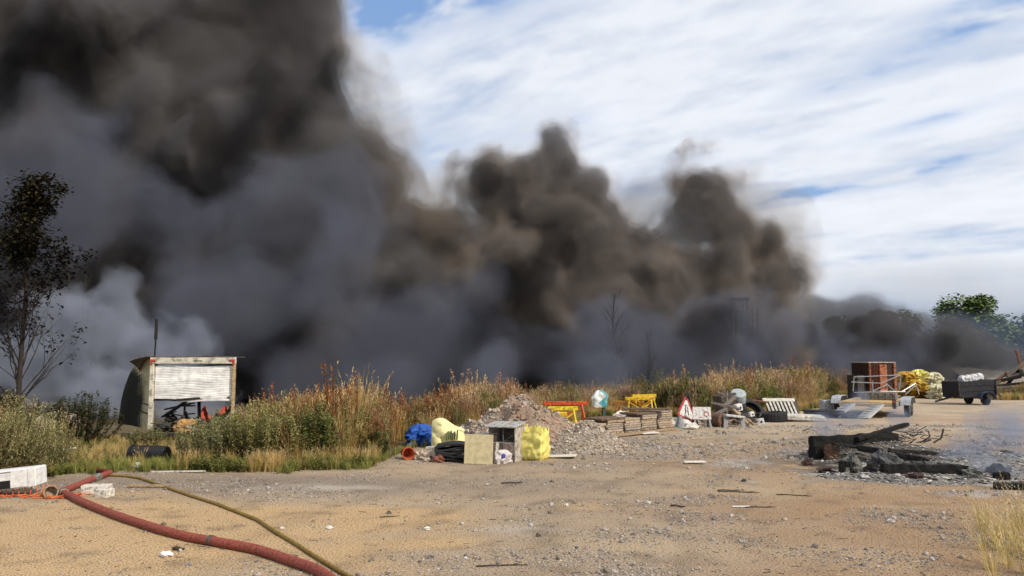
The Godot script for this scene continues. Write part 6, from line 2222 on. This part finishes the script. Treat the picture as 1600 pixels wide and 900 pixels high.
	for x in [-0.96, 0.96]:
		s = Shape.new()
		s.box(Vector3(0.07, 0.72, 0.07), c * Vector3(x, 0.84, 0.65), c, 0.01)
		part("corner_post", s, mat("skip_edge", Color(0.05, 0.045, 0.045), 0.6, "rust", 0.5), o)
	wheel(o, Vector3(0.34, 0.29, 0.64), 0.29, 0.2, mat("skip_rim", Color(0.05, 0.06, 0.09), 0.5, "blotch", 0.4))
	wheel(o, Vector3(0.34, 0.29, -0.64), 0.29, 0.2, mat("skip_rim", Color(0.05, 0.06, 0.09)))
	s = Shape.new()
	var rows := []
	for j in 2:
		var row := []
		for k in 9:
			var a := PI * (k / 8.0)
			row.append(Vector3(0.34 - cos(a) * 0.40, 0.30 + sin(a) * 0.36, 0.66 + 0.26 * (1 - j)))
		rows.append(row)
	s.sheet(rows, 0.015)
	part("mudguard", s, mat("mudguard_blue", Color(0.06, 0.085, 0.14), 0.5, "blotch", 0.4), o, true)
	s = Shape.new()
	s.bar(Vector3(-0.8, 0.42, 0), Vector3(-1.9, 0.16, 0.1), 0.08, 0.08)
	part("drawbar", s, blue, o)
	s = Shape.new()
	s.bar(Vector3(1.0, 0.62, 0.5), Vector3(1.25, 0.42, 0.5), 0.06, 0.05)
	part("tail_hook", s, blue, o)
	for k in 4:
		s = bag_shape(0.27, 0.30, 0.34, 90 + k, 0.22, 0.0, false)
		var p := single("white_sack", s, mat("carrier_white2", Color(0.64, 0.65, 0.67), 0.5, "soft", 0.3, 0.5), ["leftmost small white sack in the row on the skip trailer", "second small white sack from the left on the skip trailer", "third small white sack from the left on the skip trailer", "rightmost small white sack in the row on the skip trailer"][k], "sack", on_ground(19.9 + k * 0.24, -34.4, 0.97 + k * 0.035), 0.0, true)
		p.set_meta("group", "white sacks on the skip trailer")
	# wrecked timber at the right edge
	rng.seed = 75
	var woods := [mat("wreck_dark", Color(0.05, 0.042, 0.038), 0.9, "char", 0.5), mat("wreck_grey", Color(0.15, 0.135, 0.12), 0.9, "blotch", 0.5), mat("wreck_red", Color(0.23, 0.12, 0.085), 0.9, "blotch", 0.5)]
	var beams = [[25.6, 0.75, 0.9, 2.6, 14.0], [26.2, 0.95, 0.7, 2.2, 22.0], [26.4, 1.2, 0.9, 1.9, 30.0], [26.0, 0.6, 0.6, 2.4, 8.0], [26.8, 1.5, 0.8, 1.5, 38.0], [27.2, 1.1, 0.9, 2.0, -8.0], [26.6, 0.8, 1.1, 2.0, 46.0], [27.4, 1.6, 0.8, 1.4, 20.0], [27.0, 2.0, 0.9, 0.9, 100.0], [27.6, 1.3, 0.7, 1.8, 10.0], [25.3, 0.45, 0.5, 1.8, 4.0], [27.8, 0.8, 0.4, 2.2, -14.0], [26.9, 0.5, 0.3, 2.4, 12.0], [27.4, 1.9, 1.0, 0.9, 62.0]]
	for k in beams.size():
		var q = beams[k]
		s = Shape.new()
		s.box(Vector3(q[3], rnd(0.09, 0.18), rnd(0.10, 0.2)), Vector3.ZERO, Basis(Vector3(0, 0, 1), deg_to_rad(q[4])), 0.015)
		var p := single("wrecked_beam", s, woods[k % 3], "broken dark beam in the wrecked timber heap at the right edge", "beam", on_ground(q[0], -40.5 - q[2], q[1]), rnd(-30, 30))
		p.set_meta("group", "wrecked timber heap at the right edge")
	# pale bank far behind
	s = Shape.new()
	rows = []
	for j in 5:
		var row := []
		for i in 14:
			row.append(Vector3(i * 1.4 - 9.0, 1.1 * sin(j / 4.0 * PI) * (1.0 + 0.15 * sin(i * 1.7)), 2.0 - j))
		rows.append(row)
	rows.reverse()
	s.sheet(rows, 0.05)
	single("spoil_bank", s, mat("pale_spoil", Color(0.30, 0.285, 0.25), 0.95, "blotch", 2.0), "low pale bank of spoil behind the skip trailer", "bank", Vector3(44.5, 0, -63.0), 0.0, true)
	# steel tower lost in the smoke
	o = thing("steel_tower", "dark steel tower with a ladder lost in the smoke", "tower", on_ground(11.5, -38.2), 0.0)
	o.scale = Vector3(0.84, 0.86, 0.84)
	var dm := mat("tower_black", Color(0.03, 0.034, 0.045), 0.7, "blotch", 0.6)
	for x in [-0.55, 0.15]:
		s = Shape.new()
		s.bar(Vector3(x, 0, 0), Vector3(x, 5.7, 0), 0.09, 0.09)
		part("leg", s, dm, o)
		s = Shape.new()
		s.bar(Vector3(x, 0, -0.7), Vector3(x, 5.7, -0.7), 0.09, 0.09)
		part("leg", s, dm, o)
	for k in 6:
		s = Shape.new()
		s.bar(Vector3(-0.55, 0.6 + k * 0.85, 0), Vector3(0.15, 1.4 + k * 0.85, 0), 0.05, 0.05)
		part("brace", s, dm, o)
	s = Shape.new()
	s.box(Vector3(0.95, 0.14, 0.95), Vector3(-0.2, 5.78, -0.35), Basis(), 0.02)
	part("platform", s, dm, o)
	s = Shape.new()
	s.box(Vector3(0.6, 3.4, 0.05), Vector3(-0.2, 3.4, 0.06), Basis(), 0.01)
	part("panel", s, mat("tower_blue", Color(0.05, 0.06, 0.085), 0.7, "blotch", 0.6), o)
	for x in [0.45, 0.75]:
		s = Shape.new()
		s.bar(Vector3(x, 3.4, 0), Vector3(x, 5.2, 0), 0.04, 0.04)
		part("ladder_rail", s, dm, o)
	for k in 4:
		s = Shape.new()
		s.bar(Vector3(0.45, 3.6 + k * 0.42, 0), Vector3(0.75, 3.6 + k * 0.42, 0), 0.035, 0.035)
		part("rung", s, dm, o)


# ---------------------------------------------------------------- the burnt heap
func charred(called: String, label: String, a: Vector3, b: Vector3, w: float, h: float, m: Material):
	# a burnt beam: checked and eaten along its length
	var s := Shape.new()
	var z := (b - a).normalized()
	var x := UPV.cross(z).normalized()
	var y := z.cross(x)
	var n := 26
	var rings := []
	for k in n + 1:
		var t := float(k) / n
		var ring := []
		for q in [[-1, -1], [0, -1.06], [1, -1], [1.05, 0], [1, 1], [0, 1.04], [-1, 1], [-1.05, 0]]:
			var e := (1.0 + 0.42 * land.get_noise_3d(t * 45.0 + a.x * 50.0, q[0] * 6.0, q[1] * 6.0)) * (1.0 - 0.35 * smoothstep(0.9, 1.0, t))
			ring.append(a.lerp(b, t) + x * q[0] * w * 0.5 * e + y * q[1] * h * 0.5 * e)
		rings.append(ring)
	for k in n:
		for i in 8:
			var j := (i + 1) % 8
			s.quad(rings[k][i], rings[k][j], rings[k + 1][j], rings[k + 1][i])
	for i in range(1, 7):
		s.tri(rings[0][0], rings[0][i + 1], rings[0][i])
		s.tri(rings[n][0], rings[n][i], rings[n][i + 1])
	var o := part(called, s, m, self)
	tag(o, label, "beam", "")


func burnt_heap():
	rng.seed = 90
	var black := mat("char_black", Color(0.022, 0.021, 0.021), 0.8, "char", 0.25, 1.5)
	var dark := mat("char_dark", Color(0.045, 0.042, 0.04), 0.85, "char", 0.25, 1.5)
	var ash := [Color(0.42, 0.41, 0.40), Color(0.26, 0.25, 0.245), Color(0.10, 0.10, 0.10), Color(0.035, 0.034, 0.034), Color(0.33, 0.28, 0.22), Color(0.6, 0.585, 0.56), Color(0.52, 0.50, 0.47), Color(0.03, 0.03, 0.03)]
	rubble_heap("ash_heap", "low black and grey mound of ash under the charred beams", on_ground(7.7, -16.2), Vector3(1.9, 0.30, 1.3), 91, Color(0.10, 0.09, 0.08), ash, 4200, 0.6, 0.35)
	rubble_heap("ash_heap", "spread of pale and black ash at the right edge before the smoke wisps", on_ground(9.5, -14.7), Vector3(2.4, 0.14, 2.3), 92, Color(0.24, 0.225, 0.205), ash, 6500, 0.7, 0.3)
	rubble_heap("ash_heap", "scatter of ash and char along the front of the burnt heap", on_ground(7.0, -13.4), Vector3(2.1, 0.10, 0.9), 93, Color(0.19, 0.18, 0.17), ash, 5000, 0.6, 0.35)
	charred("charred_beam", "thick black burnt beam lying level at the back of the burnt heap", Vector3(6.02, 0.33, -15.8), Vector3(8.1, 0.36, -16.5), 0.15, 0.19, black)
	charred("charred_beam", "thin burnt pole slanting up to the right over the thick beam", Vector3(7.05, 0.36, -16.0), Vector3(8.5, 0.60, -16.8), 0.08, 0.085, black)
	charred("charred_beam", "short stub of burnt beam under the left end of the thick beam", Vector3(6.0, 0.12, -15.7), Vector3(6.6, 0.14, -15.9), 0.2, 0.25, black)
	charred("charred_beam", "burnt grey topped plank sloping down from the left end of the heap", Vector3(6.3, 0.33, -15.4), Vector3(6.95, 0.24, -15.4), 0.12, 0.06, dark)
	charred("charred_beam", "burnt beam sloping down to the right across the middle of the heap", Vector3(6.75, 0.27, -15.3), Vector3(7.75, 0.10, -14.6), 0.12, 0.11, black)
	charred("charred_beam", "short burnt batten lying behind the sloping beam", Vector3(7.4, 0.20, -15.4), Vector3(8.4, 0.14, -15.5), 0.08, 0.06, dark)
	charred("charred_beam", "long black burnt beam lying flat in front of the heap", Vector3(6.3, 0.12, -13.4), Vector3(7.75, 0.11, -13.3), 0.15, 0.19, black)
	charred("charred_beam", "short burnt end of beam left of the long flat beam", Vector3(5.72, 0.11, -13.75), Vector3(5.98, 0.11, -13.7), 0.15, 0.19, dark)
	charred("charred_beam", "burnt log lying at the right edge in the front of the ash", Vector3(7.45, 0.04, -12.15), Vector3(8.4, 0.05, -12.0), 0.16, 0.10, dark)
	charred("charred_beam", "charred stump smoking at the right edge of the heap", Vector3(7.95, 0.06, -12.95), Vector3(8.2, 0.07, -13.0), 0.12, 0.12, dark)
	charred("charred_beam", "pale half burnt batten lying in the ash near the right edge", Vector3(8.5, 0.08, -15.0), Vector3(9.6, 0.07, -15.3), 0.07, 0.05, mat("half_burnt", Color(0.34, 0.30, 0.25), 0.9, "char", 0.4))
	var rocks = [[5.95, -13.75, 0.15, 0.20, 1, "pale grey split stone at the front left of the burnt heap"], [6.25, -13.7, 0.13, 0.11, 0, "dark round stone between the split stone and grey boulder"], [6.65, -14.0, 0.2, 0.22, 2, "large grey boulder in the middle of the burnt heap"], [6.9, -13.5, 0.2, 0.15, 3, "rounded dark mossy boulder in front of the long burnt beam"], [7.25, -13.75, 0.19, 0.13, 2, "low grey pointed stone beside the mossy boulder"], [7.65, -13.1, 0.14, 0.12, 1, "grey stone lying alone in front of the long burnt beam"], [6.7, -13.05, 0.16, 0.08, 4, "dark reddish stone at the front of the heap"], [6.35, -15.6, 0.14, 0.17, 5, "orange brown stone lump under the burnt beam ends"], [5.6, -14.9, 0.08, 0.08, 4, "small red brick lump left of the burnt heap"], [8.35, -13.5, 0.16, 0.11, 0, "flat dark stone right of the long burnt beam"], [7.0, -15.8, 0.09, 0.07, 6, "small white stone among the black beams"], [5.55, -13.9, 0.12, 0.06, 4, "flat maroon stone on the yard at the left of the ash"]]
	var tones := [Color(0.06, 0.058, 0.056), Color(0.30, 0.30, 0.28), Color(0.20, 0.205, 0.215), Color(0.12, 0.125, 0.105), Color(0.14, 0.085, 0.08), Color(0.38, 0.22, 0.14), Color(0.60, 0.58, 0.55)]
	for k in rocks.size():
		var q = rocks[k]
		var s := Shape.new()
		s.rock(Vector3(q[2] * 1.1, q[3], q[2] * 0.9), 800 + k, Vector3.ZERO, 0.6, 10)
		single("burnt_stone", s, mat("burnt_stone" + str(q[4]), tones[q[4]], 0.9, "char", 0.25, 1.0), q[5], "stone", on_ground(q[0], q[1], q[3] * 0.55))
	# tangle of wire at the back
	var s := Shape.new()
	for k in 26:
		var p := Vector3(rnd(-0.55, 0.55), rnd(0.0, 0.25), rnd(-0.3, 0.3))
		s.tube([p, p + Vector3(rnd(-0.3, 0.3), rnd(0.0, 0.12), rnd(-0.2, 0.2)), p + Vector3(rnd(-0.4, 0.4), rnd(-0.05, 0.16), rnd(-0.2, 0.2))], 0.009, 4)
	s.tube([Vector3(0.5, 0.05, 0), Vector3(0.68, 0.16, 0), Vector3(0.74, 0.36, 0)], 0.02, 6)
	s.tube([Vector3(0.2, 0.05, 0), Vector3(0.38, 0.2, 0.1), Vector3(0.34, 0.32, 0.1)], 0.016, 6)
	single("wire_tangle", s, mat("burnt_wire", Color(0.10, 0.10, 0.11), 0.7, "char", 0.3), "tangle of burnt grey wire behind the thick charred beam", "wire", on_ground(8.9, -17.5, 0.06))
	# char and ash scraps lying flat
	for k in 40:
		s = Shape.new()
		var p := on_ground(rnd(5.7, 11.0), rnd(-16.8, -12.6), 0.05)
		s.box(Vector3(rnd(0.08, 0.30), rnd(0.02, 0.05), rnd(0.04, 0.14)), Vector3.ZERO, Basis(Vector3(0, 0, 1), rnd(-0.25, 0.25)), 0.008)
		var c := rng.randi() % 4
		var m: Material = [black, dark, mat("half_burnt", Color(0.34, 0.30, 0.25)), mat("ash_white", Color(0.46, 0.45, 0.43), 0.95, "blotch", 0.2)][c]
		var spot := "in the ash behind the long flat beam" if p.z < -14.2 else "in the ash in front of the long flat beam"
		if p.x / -p.z > 0.6:
			spot = "in the ash at the right edge of the burnt heap"
		elif p.x / -p.z < 0.44:
			spot = "at the left fringe of the burnt heap"
		var o := single("charred_scrap", s, m, ["black charred scrap lying ", "dark grey charred scrap lying ", "brownish half burnt scrap lying ", "pale ash grey scrap lying "][c] + spot, "scrap", p, rnd(0, 180))
		o.set_meta("group", "charred scraps in the ash")


func sticks():
	rng.seed = 95
	var bark := mat("stick_bark", Color(0.075, 0.055, 0.04), 0.9, "blotch", 0.2)
	var list = [[2.25, -10.7, 0.22, -38.0, 0.014, "dark stick lying alone in the middle right of the yard"], [3.4, -11.85, 0.6, -16.0, 0.010, "long thin forked twig on the brown earth before the burnt heap"], [3.3, -12.0, 0.35, -10.0, 0.008, "short twig just behind the long forked twig"], [4.15, -11.6, 0.5, -22.0, 0.009, "curved twig on the brown earth right of the forked twig"], [3.35, -10.65, 0.4, -4.0, 0.008, "thin brown twig beside the white paper strip"], [-3.5, -8.35, 0.16, -24.0, 0.02, "stubby brown stick just behind the red hose"], [-0.1, -7.75, 0.5, 4.0, 0.008, "long wavy twig at the bottom centre of the yard"], [-1.55, -10.05, 0.25, 12.0, 0.007, "little twig on the sand patch"], [0.0, -12.75, 0.35, 4.0, 0.012, "dark flat stick behind the sand patch"]]
	for q in list:
		var s := Shape.new()
		var l: float = q[2]
		s.tube([Vector3(-l / 2, 0, 0), Vector3(-l / 5, 0.01, 0.03 * l), Vector3(l / 5, 0.0, -0.05 * l), Vector3(l / 2, 0.012, 0.04 * l)], [q[4], q[4] * 0.95, q[4] * 0.8, q[4] * 0.5], 6)
		if l > 0.3:
			s.tube([Vector3(l / 5, 0.0, -0.05 * l), Vector3(l / 2.4, 0.015, -0.15 * l)], [q[4] * 0.7, q[4] * 0.3], 5)
		single("twig", s, bark, q[5], "stick", on_ground(q[0], q[1], q[4]), q[3])
	var s := Shape.new()
	s.box(Vector3(0.24, 0.008, 0.05), Vector3.ZERO, Basis(), 0.002)
	single("paper_strip", s, mat("paper_white", Color(0.74, 0.74, 0.73), 0.7, "soft", 0.4, 0.1), "clean white paper strip lying on the brown earth", "paper", on_ground(3.1, -10.7, 0.012), 2.0)
	for q in [[-2.15, -9.35, "bright white pebble sized scrap on the sand patch", 0.03], [-1.0, -9.35, "white scrap on the yard in front of the pale dust patch", 0.028], [-3.55, -8.15, "crumpled pale scrap against the red hose", 0.045]]:
		s = Shape.new()
		s.rock(Vector3(q[3] * 1.4, q[3] * 0.7, q[3]), int(q[0] * 77.0) + 300, Vector3.ZERO, 0.6, 6)
		single("paper_scrap", s, mat("paper_white", Color(0.74, 0.74, 0.73)), q[2], "paper", on_ground(q[0], q[1], q[3] * 0.5))
